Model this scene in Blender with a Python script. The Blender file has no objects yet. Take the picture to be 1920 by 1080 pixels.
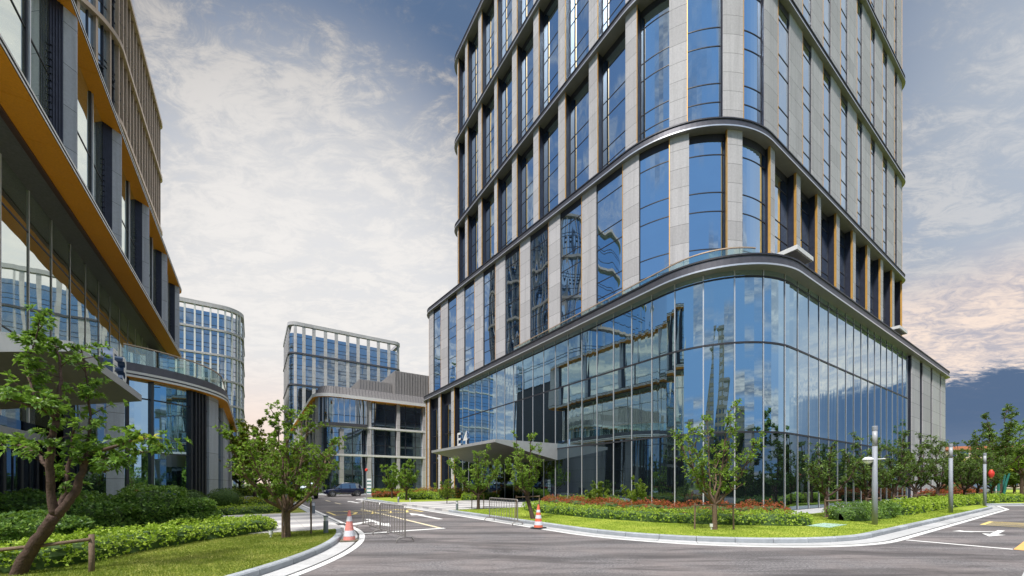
import bpy, math, random
import numpy as np
from mathutils import Vector, Matrix

PI = math.pi
R = math.radians
SC = bpy.context.scene
COL = SC.collection
F = 731.0; HY = 906.0; CX = 960.0; EYE = 1.65       # calibration of the photograph (1920 wide)
TH = R(33.5)
CT, ST = math.cos(TH), math.sin(TH)
C0 = (11.53, 18.5)                                  # street corner of the big building

def W(a, b):            # street grid -> world
    return (C0[0] + a*CT - b*ST, C0[1] + a*ST + b*CT)
def AB(x, y):
    dx, dy = x - C0[0], y - C0[1]
    return (dx*CT + dy*ST, -dx*ST + dy*CT)
def G(px, py):          # ground point seen at a pixel
    Y = EYE*F/(py - HY)
    return ((px - CX)/F*Y, Y)
def P3(px, py, Y):      # point seen at a pixel at a depth
    return ((px - CX)/F*Y, Y, EYE + (HY - py)/F*Y)
def xpix(a, b):
    X, Y = W(a, b)
    return CX + F*X/Y if Y > .1 else -9999

# ------------------------------------------------------------------ materials
def nmat(name):
    m = bpy.data.materials.new(name); m.use_nodes = True
    nt = m.node_tree; nt.nodes.clear()
    out = nt.nodes.new('ShaderNodeOutputMaterial')
    return m, nt, out
def node(nt, typ, **kw):
    n = nt.nodes.new(typ)
    for k, v in kw.items():
        if k.startswith('_'): setattr(n, k[1:], v)
        else: n.inputs[k.replace('__', ' ')].default_value = v
    return n
def lk(nt, a, b): nt.links.new(a, b)
def c4(c): return (c[0], c[1], c[2], 1)
def mixc(nt, fac, a, b, blend='MIX'):
    n = nt.nodes.new('ShaderNodeMix'); n.data_type = 'RGBA'; n.blend_type = blend
    for i, v in ((0, fac), (6, a), (7, b)):
        if hasattr(v, 'is_linked') or hasattr(v, 'links'): nt.links.new(v, n.inputs[i])
        elif i == 0: n.inputs[0].default_value = v
        else: n.inputs[i].default_value = c4(v)
    return n.outputs[2]
def math_(nt, op, a, b=None, clamp=False):
    n = nt.nodes.new('ShaderNodeMath'); n.operation = op; n.use_clamp = clamp
    for i, v in ((0, a), (1, b)):
        if v is None: continue
        if isinstance(v, (int, float)): n.inputs[i].default_value = v
        else: nt.links.new(v, n.inputs[i])
    return n.outputs[0]
def ramp(nt, src, stops, interp='LINEAR'):
    n = nt.nodes.new('ShaderNodeValToRGB'); n.color_ramp.interpolation = interp
    e = n.color_ramp.elements
    while len(e) < len(stops): e.new(.5)
    for i, (p, c) in enumerate(stops):
        e[i].position = p; e[i].color = c4(c) if len(c) == 3 else c
    nt.links.new(src, n.inputs[0]); return n.outputs[0]

def simple(name, col, rough=.6, metal=0., noise=0., scale=3., bump=0., bscale=40., spec=.5, dirt=None):
    m, nt, out = nmat(name)
    p = node(nt, 'ShaderNodeBsdfPrincipled', Roughness=rough, Metallic=metal)
    p.inputs['Specular IOR Level'].default_value = spec
    tc = node(nt, 'ShaderNodeTexCoord')
    n1 = node(nt, 'ShaderNodeTexNoise', Scale=scale, Detail=6., Roughness=.65)
    lk(nt, tc.outputs['Object'], n1.inputs['Vector'])
    k = noise if noise else .08
    lo = [max(0, c*(1-k)) for c in col]; hi = [min(1, c*(1+k)) for c in col]
    c = ramp(nt, n1.outputs['Fac'], [(.3, lo), (.7, hi)])
    if dirt:
        n3 = node(nt, 'ShaderNodeTexNoise', Scale=.35, Detail=8., Roughness=.7)
        mp = node(nt, 'ShaderNodeMapping'); mp.inputs['Scale'].default_value = (6, 6, .5)
        lk(nt, tc.outputs['Object'], mp.inputs['Vector']); lk(nt, mp.outputs[0], n3.inputs['Vector'])
        f = ramp(nt, n3.outputs['Fac'], [(.5, (0, 0, 0)), (.75, (1, 1, 1))])
        c = mixc(nt, math_(nt, 'MULTIPLY', f, .35), c, dirt)
    lk(nt, c, p.inputs['Base Color'])
    if bump:
        n2 = node(nt, 'ShaderNodeTexNoise', Scale=bscale, Detail=4.)
        lk(nt, tc.outputs['Object'], n2.inputs['Vector'])
        b = node(nt, 'ShaderNodeBump', Strength=bump, Distance=.02)
        lk(nt, n2.outputs['Fac'], b.inputs['Height']); lk(nt, b.outputs[0], p.inputs['Normal'])
    lk(nt, p.outputs[0], out.inputs[0]); return m

def stone(name, col, joint=1.28, vjoint=None):
    m, nt, out = nmat(name)
    p = node(nt, 'ShaderNodeBsdfPrincipled', Roughness=.8)
    p.inputs['Specular IOR Level'].default_value = .25
    tc = node(nt, 'ShaderNodeTexCoord'); sp = node(nt, 'ShaderNodeSeparateXYZ')
    lk(nt, tc.outputs['Object'], sp.inputs[0])
    z = math_(nt, 'DIVIDE', sp.outputs[2], joint)
    fr = math_(nt, 'FRACT', z)
    jn = math_(nt, 'LESS_THAN', fr, .022/joint)
    cell = node(nt, 'ShaderNodeTexWhiteNoise'); cell.noise_dimensions = '3D'
    cb = node(nt, 'ShaderNodeCombineXYZ')
    lk(nt, math_(nt, 'FLOOR', z), cb.inputs[2])
    lk(nt, math_(nt, 'FLOOR', math_(nt, 'DIVIDE', math_(nt, 'ADD', sp.outputs[0], sp.outputs[1]), 3.1)), cb.inputs[0])
    lk(nt, cb.outputs[0], cell.inputs[0])
    n1 = node(nt, 'ShaderNodeTexNoise', Scale=9., Detail=8., Roughness=.75)
    lk(nt, tc.outputs['Object'], n1.inputs['Vector'])
    c = ramp(nt, n1.outputs['Fac'], [(.3, [x*.86 for x in col]), (.7, [min(1, x*1.1) for x in col])])
    v = math_(nt, 'ADD', math_(nt, 'MULTIPLY', cell.outputs[0], .2), .9)
    c = mixc(nt, 1., c, v, 'MULTIPLY')
    n3 = node(nt, 'ShaderNodeTexNoise', Scale=1., Detail=6., Roughness=.7)
    mp = node(nt, 'ShaderNodeMapping'); mp.inputs['Scale'].default_value = (3, 3, .12)
    lk(nt, tc.outputs['Object'], mp.inputs['Vector']); lk(nt, mp.outputs[0], n3.inputs['Vector'])
    st = ramp(nt, n3.outputs['Fac'], [(.48, (0, 0, 0)), (.8, (.5, .5, .5))])
    c = mixc(nt, st, c, [x*.5 for x in col])
    c = mixc(nt, jn, c, [x*.22 for x in col])
    lk(nt, c, p.inputs['Base Color'])
    n2 = node(nt, 'ShaderNodeTexNoise', Scale=60., Detail=3.)
    lk(nt, tc.outputs['Object'], n2.inputs['Vector'])
    b = node(nt, 'ShaderNodeBump', Strength=.25, Distance=.01)
    lk(nt, n2.outputs['Fac'], b.inputs['Height']); lk(nt, b.outputs[0], p.inputs['Normal'])
    lk(nt, p.outputs[0], out.inputs[0]); return m

def glass(name, tint, inner, f0=.45, f1=.95, wav=.06, wscale=.35, rough=.015, vstretch=.35):
    """opaque reflective facade glazing: a dark interior under a tinted mirror coat, slightly uneven"""
    m, nt, out = nmat(name)
    tc = node(nt, 'ShaderNodeTexCoord')
    gl = node(nt, 'ShaderNodeBsdfGlossy', Roughness=rough, Color=c4(tint))
    n0 = node(nt, 'ShaderNodeTexNoise', Scale=.8, Detail=3.)
    lk(nt, tc.outputs['Object'], n0.inputs['Vector'])
    df = node(nt, 'ShaderNodeBsdfDiffuse')
    lk(nt, ramp(nt, n0.outputs['Fac'], [(.3, [x*.6 for x in inner]), (.7, [x*1.4 for x in inner])]), df.inputs[0])
    lw = node(nt, 'ShaderNodeLayerWeight', Blend=.4)
    f = math_(nt, 'ADD', math_(nt, 'MULTIPLY', lw.outputs['Facing'], f1-f0), f0, True)
    mp = node(nt, 'ShaderNodeMapping'); mp.inputs['Scale'].default_value = (1, 1, vstretch)
    lk(nt, tc.outputs['Object'], mp.inputs['Vector'])
    n1 = node(nt, 'ShaderNodeTexNoise', Scale=wscale, Detail=1.5, Roughness=.4)
    lk(nt, mp.outputs[0], n1.inputs['Vector'])
    b = node(nt, 'ShaderNodeBump', Strength=1., Distance=wav)
    lk(nt, n1.outputs['Fac'], b.inputs['Height'])
    lk(nt, b.outputs[0], gl.inputs['Normal'])
    mx = node(nt, 'ShaderNodeMixShader')
    lk(nt, f, mx.inputs[0]); lk(nt, df.outputs[0], mx.inputs[1]); lk(nt, gl.outputs[0], mx.inputs[2])
    lk(nt, mx.outputs[0], out.inputs[0]); return m

def leafmat(name, cols, trans=.35, rough=.5, clump=.9):
    m, nt, out = nmat(name)
    ge = node(nt, 'ShaderNodeNewGeometry'); tc = node(nt, 'ShaderNodeTexCoord')
    n1 = node(nt, 'ShaderNodeTexNoise', Scale=clump, Detail=3.)
    lk(nt, tc.outputs['Object'], n1.inputs['Vector'])
    s = math_(nt, 'ADD', math_(nt, 'MULTIPLY', ge.outputs['Random Per Island'], .6),
              math_(nt, 'MULTIPLY', math_(nt, 'SUBTRACT', n1.outputs['Fac'], .3), 1.0), True)
    k = len(cols)
    c = ramp(nt, s, [(i/(k-1), cols[i]) for i in range(k)])
    p = node(nt, 'ShaderNodeBsdfPrincipled', Roughness=rough)
    p.inputs['Specular IOR Level'].default_value = .35
    lk(nt, c, p.inputs['Base Color'])
    tr = node(nt, 'ShaderNodeBsdfTranslucent')
    lk(nt, mixc(nt, .5, c, (.25, .4, .03)), tr.inputs[0])
    mx = node(nt, 'ShaderNodeMixShader', Fac=trans)
    lk(nt, p.outputs[0], mx.inputs[1]); lk(nt, tr.outputs[0], mx.inputs[2])
    lk(nt, mx.outputs[0], out.inputs[0]); return m

M = {}
M['stone'] = stone('pale_stone_cladding', (.53, .51, .515))
M['stone_r'] = stone('street_stone_cladding', (.49, .48, .49))
M['stone_b'] = stone('grey_stone_cladding', (.50, .53, .60), 1.9)
M['gold'] = simple('gold_anodised_trim', (.78, .42, .10), .38, .35, .1)
M['bronze'] = simple('bronze_frame', (.60, .45, .32), .4, .4, .1)
M['dark'] = simple('dark_metal_frame', (.045, .045, .055), .45, .3, .15)
M['louvre'] = simple('navy_louvre_metal', (.04, .045, .07), .4, .4, .2)
M['fascia'] = simple('grey_fascia_metal', (.13, .125, .14), .42, .5, .12, dirt=(.07, .07, .07))
M['silver'] = simple('silver_trim', (.78, .78, .8), .3, .7, .05)
M['white'] = simple('white_trim', (.8, .79, .77), .4, 0, .04)
M['mull'] = simple('pale_mullion', (.72, .73, .75), .3, .55, .05)
M['soffit'] = simple('soffit_panel', (.26, .255, .255), .5, .2, .08)
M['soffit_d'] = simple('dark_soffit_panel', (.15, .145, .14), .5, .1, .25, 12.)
M['orange'] = simple('orange_soffit_panel', (.96, .36, .02), .6, 0, .14, 14., .1, 90.)
M['brown'] = simple('brown_edge_metal', (.10, .05, .035), .5, .3, .1)
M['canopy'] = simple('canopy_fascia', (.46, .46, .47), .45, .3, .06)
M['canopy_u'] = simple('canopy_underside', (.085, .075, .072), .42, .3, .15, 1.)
M['roofdark'] = simple('dark_ribbed_roof_metal', (.20, .19, .19), .6, .2, .15, 5.)
M['roofmetal'] = simple('ribbed_roof_metal', (.42, .40, .39), .45, .4, .15, 5., dirt=(.15, .14, .13))
M['tint'] = simple('spandrel_panel', (.07, .075, .085), .4, .3, .1)
M['g_tower'] = glass('tower_glazing', (.64, .82, 1.), (.03, .07, .14), .82, .97, .045, .4)
M['g_towerb'] = glass('tower_glazing_street', (.80, .91, 1.), (.02, .05, .09), .82, .98, .05, .4)
M['g_pod'] = glass('podium_glazing', (.66, .86, .97), (.02, .035, .045), .82, .97, .012, .25)
M['g_podlow'] = glass('lower_podium_glazing', (.42, .53, .60), (.010, .014, .018), .48, .92, .02, .3)
M['g_left'] = glass('terrace_glazing', (.93, 1., .94), (.30, .33, .23), .62, .92, .03, .3)
M['g_dark'] = glass('ground_floor_glazing', (.55, .66, .76), (.012, .016, .022), .45, .9, .02, .3)
M['g_far'] = glass('distant_glazing', (.62, .76, .88), (.03, .05, .075), .62, .95, .05, .3)
M['asphalt_b'] = None
M['bark'] = simple('bark', (.095, .062, .05), .85, 0, .35, 14., .8, 30., .2)
M['bark2'] = simple('bark_warm', (.17, .115, .08), .85, 0, .3, 14., .8, 30., .2)
M['wood'] = simple('weathered_pole', (.20, .14, .10), .8, 0, .25, 9., .4, 40., .2)
M['teal'] = simple('teal_wrap', (.02, .16, .15), .7, 0, .2)
M['kerb'] = simple('granite_kerb', (.36, .385, .41), .7, 0, .15, 6., .3, 80.)
M['gutter'] = simple('gutter_slab', (.44, .44, .44), .8, 0, .12, 2., .2, 60.)
def stones(name, col, k=.16):
    m = simple(name, col, .75, 0, .12, 6., .3, 80.); nt = m.node_tree
    p = [n for n in nt.nodes if n.type == 'BSDF_PRINCIPLED'][0]; src = p.inputs['Base Color'].links[0].from_socket
    ge = node(nt, 'ShaderNodeNewGeometry')
    v = math_(nt, 'ADD', math_(nt, 'MULTIPLY', ge.outputs['Random Per Island'], 2*k), 1-k)
    lk(nt, mixc(nt, 1., src, v, 'MULTIPLY'), p.inputs['Base Color']); return m
M['kerb'] = stones('granite_kerb', (.34, .365, .39)); M['gutter'] = stones('gutter_slab', (.43, .43, .43), .12)
M['joint'] = simple('gutter_joint', (.08, .08, .08), .9)
M['wpaint'] = simple('white_road_paint', (.74, .73, .71), .7, 0, .10, 25.)
M['ypaint'] = simple('yellow_road_paint', (.72, .56, .20), .7, 0, .25, 8.)
M['opaint'] = simple('orange_road_paint', (.75, .40, .12), .7, 0, .15, 8.)
M['cpaint'] = simple('cream_road_paint', (.72, .62, .42), .7, 0, .15, 8.)
M['steel'] = simple('stainless_steel', (.36, .33, .31), .4, .6, .15, 20.)
M['lampgrey'] = simple('lamp_post_paint', (.29, .31, .35), .55, 0, .06)
M['camwhite'] = simple('camera_white', (.8, .8, .8), .35)
M['bollard'] = simple('bollard_grey', (.22, .25, .28), .45, .3, .1)
M['cone'] = simple('cone_orange', (.80, .17, .09), .5, 0, .15, 20., dirt=(.4, .2, .15))
M['conep'] = simple('faded_cone_pink', (.78, .26, .22), .6, 0, .2, 20., dirt=(.5, .4, .38))
M['conew'] = simple('cone_reflective', (.72, .72, .76), .4, 0, .12, 30.)
M['rubber'] = simple('black_rubber', (.03, .03, .03), .75)
M['rubber2'] = simple('dusty_rubber', (.16, .14, .10), .85, 0, .3)
M['carpaint'] = simple('dark_blue_car_paint', (.012, .016, .05), .15, .4, .05, spec=.9)
M['carblack'] = simple('black_car_paint', (.012, .012, .018), .2, .3, .05, spec=.9)
M['carwhite'] = simple('white_car_paint', (.7, .7, .7), .2, .1, .03, spec=.8)
M['carglass'] = glass('car_window', (.6, .68, .75), (.01, .01, .012), .5, .95, .0)
M['rim'] = simple('wheel_rim', (.55, .55, .57), .3, .8)
M['chrome'] = simple('chrome', (.75, .75, .76), .15, 1.)
M['lamp_r'] = simple('tail_lamp', (.4, .02, .02), .25)
M['lamp_w'] = simple('head_lamp', (.7, .72, .75), .15)
M['red'] = simple('red_plastic', (.70, .05, .03), .5)
M['lens'] = simple('lamp_lens', (.42, .43, .45), .35, 0, .05)
M['navy'] = simple('navy_letter_side', (.03, .06, .12), .35, .2)
M['greenlid'] = simple('green_cover', (.35, .50, .42), .6, 0, .1)
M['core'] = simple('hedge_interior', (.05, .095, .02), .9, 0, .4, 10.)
M['clear'] = None
def clearglass():
    m, nt, out = nmat('railing_glass')
    tr = node(nt, 'ShaderNodeBsdfTransparent', Color=(.86, .95, .92, 1))
    gl = node(nt, 'ShaderNodeBsdfGlossy', Roughness=.02, Color=(.9, 1, .97, 1))
    lw = node(nt, 'ShaderNodeLayerWeight', Blend=.35)
    f = math_(nt, 'ADD', math_(nt, 'MULTIPLY', lw.outputs['Facing'], .55), .14, True)
    mx = node(nt, 'ShaderNodeMixShader')
    lk(nt, f, mx.inputs[0]); lk(nt, tr.outputs[0], mx.inputs[1]); lk(nt, gl.outputs[0], mx.inputs[2])
    lk(nt, mx.outputs[0], out.inputs[0]); return m
M['clear'] = clearglass()
def asphalt():
    m, nt, out = nmat('asphalt')
    tc = node(nt, 'ShaderNodeTexCoord')
    p = node(nt, 'ShaderNodeBsdfPrincipled', Roughness=.85)
    p.inputs['Specular IOR Level'].default_value = .3
    n1 = node(nt, 'ShaderNodeTexNoise', Scale=20., Detail=6., Roughness=.9)
    n2 = node(nt, 'ShaderNodeTexNoise', Scale=.45, Detail=8., Roughness=.65)
    mp = node(nt, 'ShaderNodeMapping'); mp.inputs['Scale'].default_value = (.22, 1.3, 1); mp.inputs['Rotation'].default_value = (0, 0, .25)
    n3 = node(nt, 'ShaderNodeTexNoise', Scale=1.1, Detail=7., Roughness=.7, Distortion=1.2)
    lk(nt, tc.outputs['Object'], mp.inputs[0]); lk(nt, mp.outputs[0], n3.inputs['Vector'])
    for n in (n1, n2): lk(nt, tc.outputs['Object'], n.inputs['Vector'])
    c = ramp(nt, n1.outputs['Fac'], [(.36, (.055, .050, .054)), (.5, (.145, .136, .139)), (.64, (.34, .325, .325))])
    c = mixc(nt, ramp(nt, n2.outputs['Fac'], [(.42, (0, 0, 0)), (.62, (.75, .75, .75))]), c, (.225, .195, .188))
    c = mixc(nt, ramp(nt, n3.outputs['Fac'], [(.47, (0, 0, 0)), (.62, (.8, .8, .8))]), c, (.075, .067, .068))
    # dark curved tyre tracks left by turning cars
    w = node(nt, 'ShaderNodeTexWave', Scale=.16, Distortion=5., Detail=3.); w.wave_type = 'RINGS'
    lk(nt, tc.outputs['Object'], w.inputs['Vector'])
    c = mixc(nt, ramp(nt, w.outputs['Fac'], [(.66, (0, 0, 0)), (.95, (.5, .5, .5))]), c, (.06, .055, .056))
    # fine cracks and oil spots
    vo = nt.nodes.new('ShaderNodeTexVoronoi'); vo.feature = 'DISTANCE_TO_EDGE'; vo.inputs['Scale'].default_value = .28
    nd = node(nt, 'ShaderNodeTexNoise', Scale=1.6, Detail=5.)
    lk(nt, tc.outputs['Object'], nd.inputs['Vector'])
    vm = nt.nodes.new('ShaderNodeVectorMath'); vm.operation = 'ADD'; lk(nt, tc.outputs['Object'], vm.inputs[0]); lk(nt, nd.outputs['Color'], vm.inputs[1]); lk(nt, vm.outputs[0], vo.inputs['Vector'])
    c = mixc(nt, math_(nt, 'MULTIPLY', math_(nt, 'LESS_THAN', vo.outputs['Distance'], .003), .3), c, (.035, .033, .035))
    ns = node(nt, 'ShaderNodeTexNoise', Scale=.9, Detail=2.); lk(nt, tc.outputs['Object'], ns.inputs['Vector'])
    c = mixc(nt, ramp(nt, ns.outputs['Fac'], [(.70, (0, 0, 0)), (.78, (.55, .55, .55))]), c, (.05, .047, .05))
    lk(nt, c, p.inputs['Base Color'])
    b = node(nt, 'ShaderNodeBump', Strength=.6, Distance=.012)
    lk(nt, n1.outputs['Fac'], b.inputs['Height']); lk(nt, b.outputs[0], p.inputs['Normal'])
    lk(nt, p.outputs[0], out.inputs[0]); return m
M['asphalt'] = asphalt()
def lawn(name, cols):
    m, nt, out = nmat(name)
    tc = node(nt, 'ShaderNodeTexCoord')
    p = node(nt, 'ShaderNodeBsdfPrincipled', Roughness=.85)
    p.inputs['Specular IOR Level'].default_value = .15
    n1 = node(nt, 'ShaderNodeTexNoise', Scale=28., Detail=5., Roughness=.75)
    n2 = node(nt, 'ShaderNodeTexNoise', Scale=.8, Detail=6., Roughness=.7)
    for n in (n1, n2): lk(nt, tc.outputs['Object'], n.inputs['Vector'])
    s = math_(nt, 'ADD', math_(nt, 'MULTIPLY', n1.outputs['Fac'], .4), math_(nt, 'MULTIPLY', n2.outputs['Fac'], .8))
    c = ramp(nt, s, [(.45, cols[0]), (.59, cols[1]), (.74, cols[2])])
    lk(nt, c, p.inputs['Base Color'])
    b = node(nt, 'ShaderNodeBump', Strength=.7, Distance=.03)
    lk(nt, n1.outputs['Fac'], b.inputs['Height']); lk(nt, b.outputs[0], p.inputs['Normal'])
    lk(nt, p.outputs[0], out.inputs[0]); return m
M['lawn'] = lawn('lawn_turf', [(.12, .16, .02), (.24, .27, .045), (.38, .36, .11)])
M['lawn2'] = lawn('bright_lawn_turf', [(.14, .20, .018), (.25, .32, .035), (.38, .42, .07)])
M['land'] = lawn('far_land', [(.05, .08, .02), (.08, .12, .03), (.13, .15, .06)])
def paving():
    m, nt, out = nmat('striped_paving')
    tc = node(nt, 'ShaderNodeTexCoord'); sp = node(nt, 'ShaderNodeSeparateXYZ')
    lk(nt, tc.outputs['Object'], sp.inputs[0])
    p = node(nt, 'ShaderNodeBsdfPrincipled', Roughness=.7)
    n1 = node(nt, 'ShaderNodeTexNoise', Scale=12., Detail=5.)
    lk(nt, tc.outputs['Object'], n1.inputs['Vector'])
    fr = math_(nt, 'FRACT', math_(nt, 'DIVIDE', sp.outputs[1], 2.1))
    band = math_(nt, 'GREATER_THAN', fr, .5)
    c = mixc(nt, band, (.34, .33, .34), (.58, .56, .54))
    j = math_(nt, 'LESS_THAN', math_(nt, 'FRACT', math_(nt, 'DIVIDE', sp.outputs[0], .9)), .012)
    c = mixc(nt, j, c, (.2, .2, .2))
    c = mixc(nt, math_(nt, 'MULTIPLY', n1.outputs['Fac'], .3), c, (.35, .33, .30))
    lk(nt, c, p.inputs['Base Color']); lk(nt, p.outputs[0], out.inputs[0]); return m
M['paving'] = paving()
# leaves
M['leaf_near'] = leafmat('broad_leaf', [(.045, .10, .025), (.11, .22, .04), (.20, .35, .06), (.36, .52, .11)], .42, .36)
M['leaf_tree'] = leafmat('tree_leaf', [(.06, .11, .02), (.15, .26, .035), (.27, .42, .06), (.46, .58, .12)], .45, .4)
M['leaf_warm'] = leafmat('tree_leaf_warm', [(.05, .09, .015), (.14, .22, .03), (.28, .37, .04), (.5, .5, .09)], .4, .5)
M['leaf_row'] = leafmat('row_leaf', [(.03, .06, .018), (.075, .13, .03), (.14, .22, .045), (.25, .36, .09)], .3, .5)
M['leaf_yel'] = leafmat('yellow_green_leaf', [(.08, .12, .01), (.22, .28, .02), (.42, .42, .04), (.6, .5, .08)], .45, .6)
M['leaf_hedge'] = leafmat('bright_hedge_leaf', [(.11, .21, .02), (.30, .44, .035), (.46, .60, .07), (.6, .72, .15)], .35, .45, 2.)
M['leaf_dark'] = leafmat('dark_shrub_leaf', [(.045, .10, .025), (.10, .20, .04), (.20, .33, .06), (.38, .52, .14)], .3, .4, 1.5)
M['leaf_ball'] = leafmat('clipped_shrub_leaf', [(.03, .065, .016), (.065, .13, .025), (.12, .21, .045)], .3, .5, 2.)
M['leaf_red'] = leafmat('red_shrub_leaf', [(.12, .03, .015), (.35, .05, .03), (.55, .10, .06), (.12, .2, .03)], .35, .5, 2.)
M['leaf_rust'] = leafmat('rust_shrub_leaf', [(.15, .07, .02), (.4, .16, .04), (.5, .26, .06), (.2, .28, .04)], .35, .5, 2.)
M['blade'] = leafmat('grass_blade', [(.12, .18, .02), (.25, .30, .045), (.44, .42, .13)], .4, .6, .8)
M['blade2'] = leafmat('bright_grass_blade', [(.14, .22, .018), (.26, .35, .035), (.42, .47, .08)], .4, .6, .8)

# ------------------------------------------------------------------ object helpers
def tag(o, label=None, cat=None, group=None, kind=None):
    if label: o['label'] = label
    if cat: o['category'] = cat
    if group: o['group'] = group
    if kind: o['kind'] = kind
    return o
def empty(name, loc, rz=0):
    o = bpy.data.objects.new(name, None); COL.objects.link(o)
    o.location = loc; o.rotation_euler = (0, 0, rz); o.empty_display_size = .3
    return o
class MB:
    def __init__(s): s.v = []; s.f = []; s.m = []
    def add(s, vs, fs, mi=0):
        k = len(s.v); s.v += [tuple(v) for v in vs]
        for f in fs: s.f.append(tuple(k+i for i in f)); s.m.append(mi)
    def quad(s, a, b, c, d, mi=0): s.add([a, b, c, d], [(0, 1, 2, 3)], mi)
    def prism(s, poly, z0, z1, mi=0, top=None):
        n = len(poly); tp = top or poly
        vs = [(p[0], p[1], z0) for p in poly] + [(p[0], p[1], z1) for p in tp]
        fs = [tuple(range(n))[::-1], tuple(range(n, 2*n))]
        fs += [(i, (i+1) % n, n+(i+1) % n, n+i) for i in range(n)]
        s.add(vs, fs, mi)
    def box(s, x0, x1, y0, y1, z0, z1, mi=0):
        s.prism([(x0, y0), (x1, y0), (x1, y1), (x0, y1)], z0, z1, mi)
    def tube(s, pts, rad, n=8, mi=0, cap=True):
        pts = [Vector(p) for p in pts]
        rad = rad if isinstance(rad, (list, tuple)) else [rad]*len(pts)
        k = len(s.v); up = Vector((0, 0, 1)); ref = None
        for i, p in enumerate(pts):
            d = (pts[min(i+1, len(pts)-1)] - pts[max(i-1, 0)])
            d = d.normalized() if d.length > 1e-9 else up
            if ref is None:
                ref = d.cross(up) if abs(d.z) < .9 else d.cross(Vector((1, 0, 0)))
            u = (ref - d*ref.dot(d)).normalized(); ref = u; w = d.cross(u)
            for j in range(n):
                t = 2*PI*j/n; s.v.append(tuple(p + (u*math.cos(t) + w*math.sin(t))*rad[i]))
        for i in range(len(pts)-1):
            for j in range(n):
                a = k+i*n+j; b = k+i*n+(j+1) % n
                s.f.append((a, b, b+n, a+n)); s.m.append(mi)
        if cap:
            s.f.append(tuple(k+j for j in range(n))[::-1]); s.m.append(mi)
            s.f.append(tuple(k+(len(pts)-1)*n+j for j in range(n))); s.m.append(mi)
    def lathe(s, prof, n=16, mi=0, c=(0, 0)):
        k = len(s.v)
        for r, z in prof:
            for j in range(n):
                t = 2*PI*j/n; s.v.append((c[0]+r*math.cos(t), c[1]+r*math.sin(t), z))
        for i in range(len(prof)-1):
            for j in range(n):
                a = k+i*n+j; b = k+i*n+(j+1) % n
                s.f.append((a, b, b+n, a+n)); s.m.append(mi if isinstance(mi, int) else mi[i])
        s.f.append(tuple(k+j for j in range(n))[::-1]); s.m.append(mi if isinstance(mi, int) else mi[0])
        s.f.append(tuple(k+(len(prof)-1)*n+j for j in range(n))); s.m.append(mi if isinstance(mi, int) else mi[-1])
    def build(s, name, mats, parent=None, off=(0, 0, 0), smooth=False, loc=None):
        me = bpy.data.meshes.new(name)
        vs = [(v[0]-off[0], v[1]-off[1], v[2]-off[2]) for v in s.v] if off != (0, 0, 0) else s.v
        me.from_pydata(vs, [], s.f)
        mats = mats if isinstance(mats, (list, tuple)) else [mats]
        for m in mats: me.materials.append(M[m] if isinstance(m, str) else m)
        if len(mats) > 1: me.polygons.foreach_set('material_index', s.m)
        if smooth: me.polygons.foreach_set('use_smooth', [True]*len(me.polygons))
        me.validate(); me.update()
        o = bpy.data.objects.new(name, me); COL.objects.link(o)
        if parent: o.parent = parent
        if loc: o.location = loc
        return o
def np_obj(name, verts, quads, mat, parent=None):
    me = bpy.data.meshes.new(name)
    nv, nq = len(verts), len(quads); k = quads.shape[1]
    me.vertices.add(nv); me.vertices.foreach_set('co', verts.astype(np.float32).ravel())
    me.loops.add(nq*k); me.loops.foreach_set('vertex_index', quads.astype(np.int32).ravel())
    me.polygons.add(nq); me.polygons.foreach_set('loop_start', np.arange(0, nq*k, k, dtype=np.int32))
    me.polygons.foreach_set('loop_total', np.full(nq, k, dtype=np.int32))
    me.materials.append(M[mat] if isinstance(mat, str) else mat)
    me.update(calc_edges=True); me.validate()
    o = bpy.data.objects.new(name, me); COL.objects.link(o)
    if parent: o.parent = parent
    return o

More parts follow.
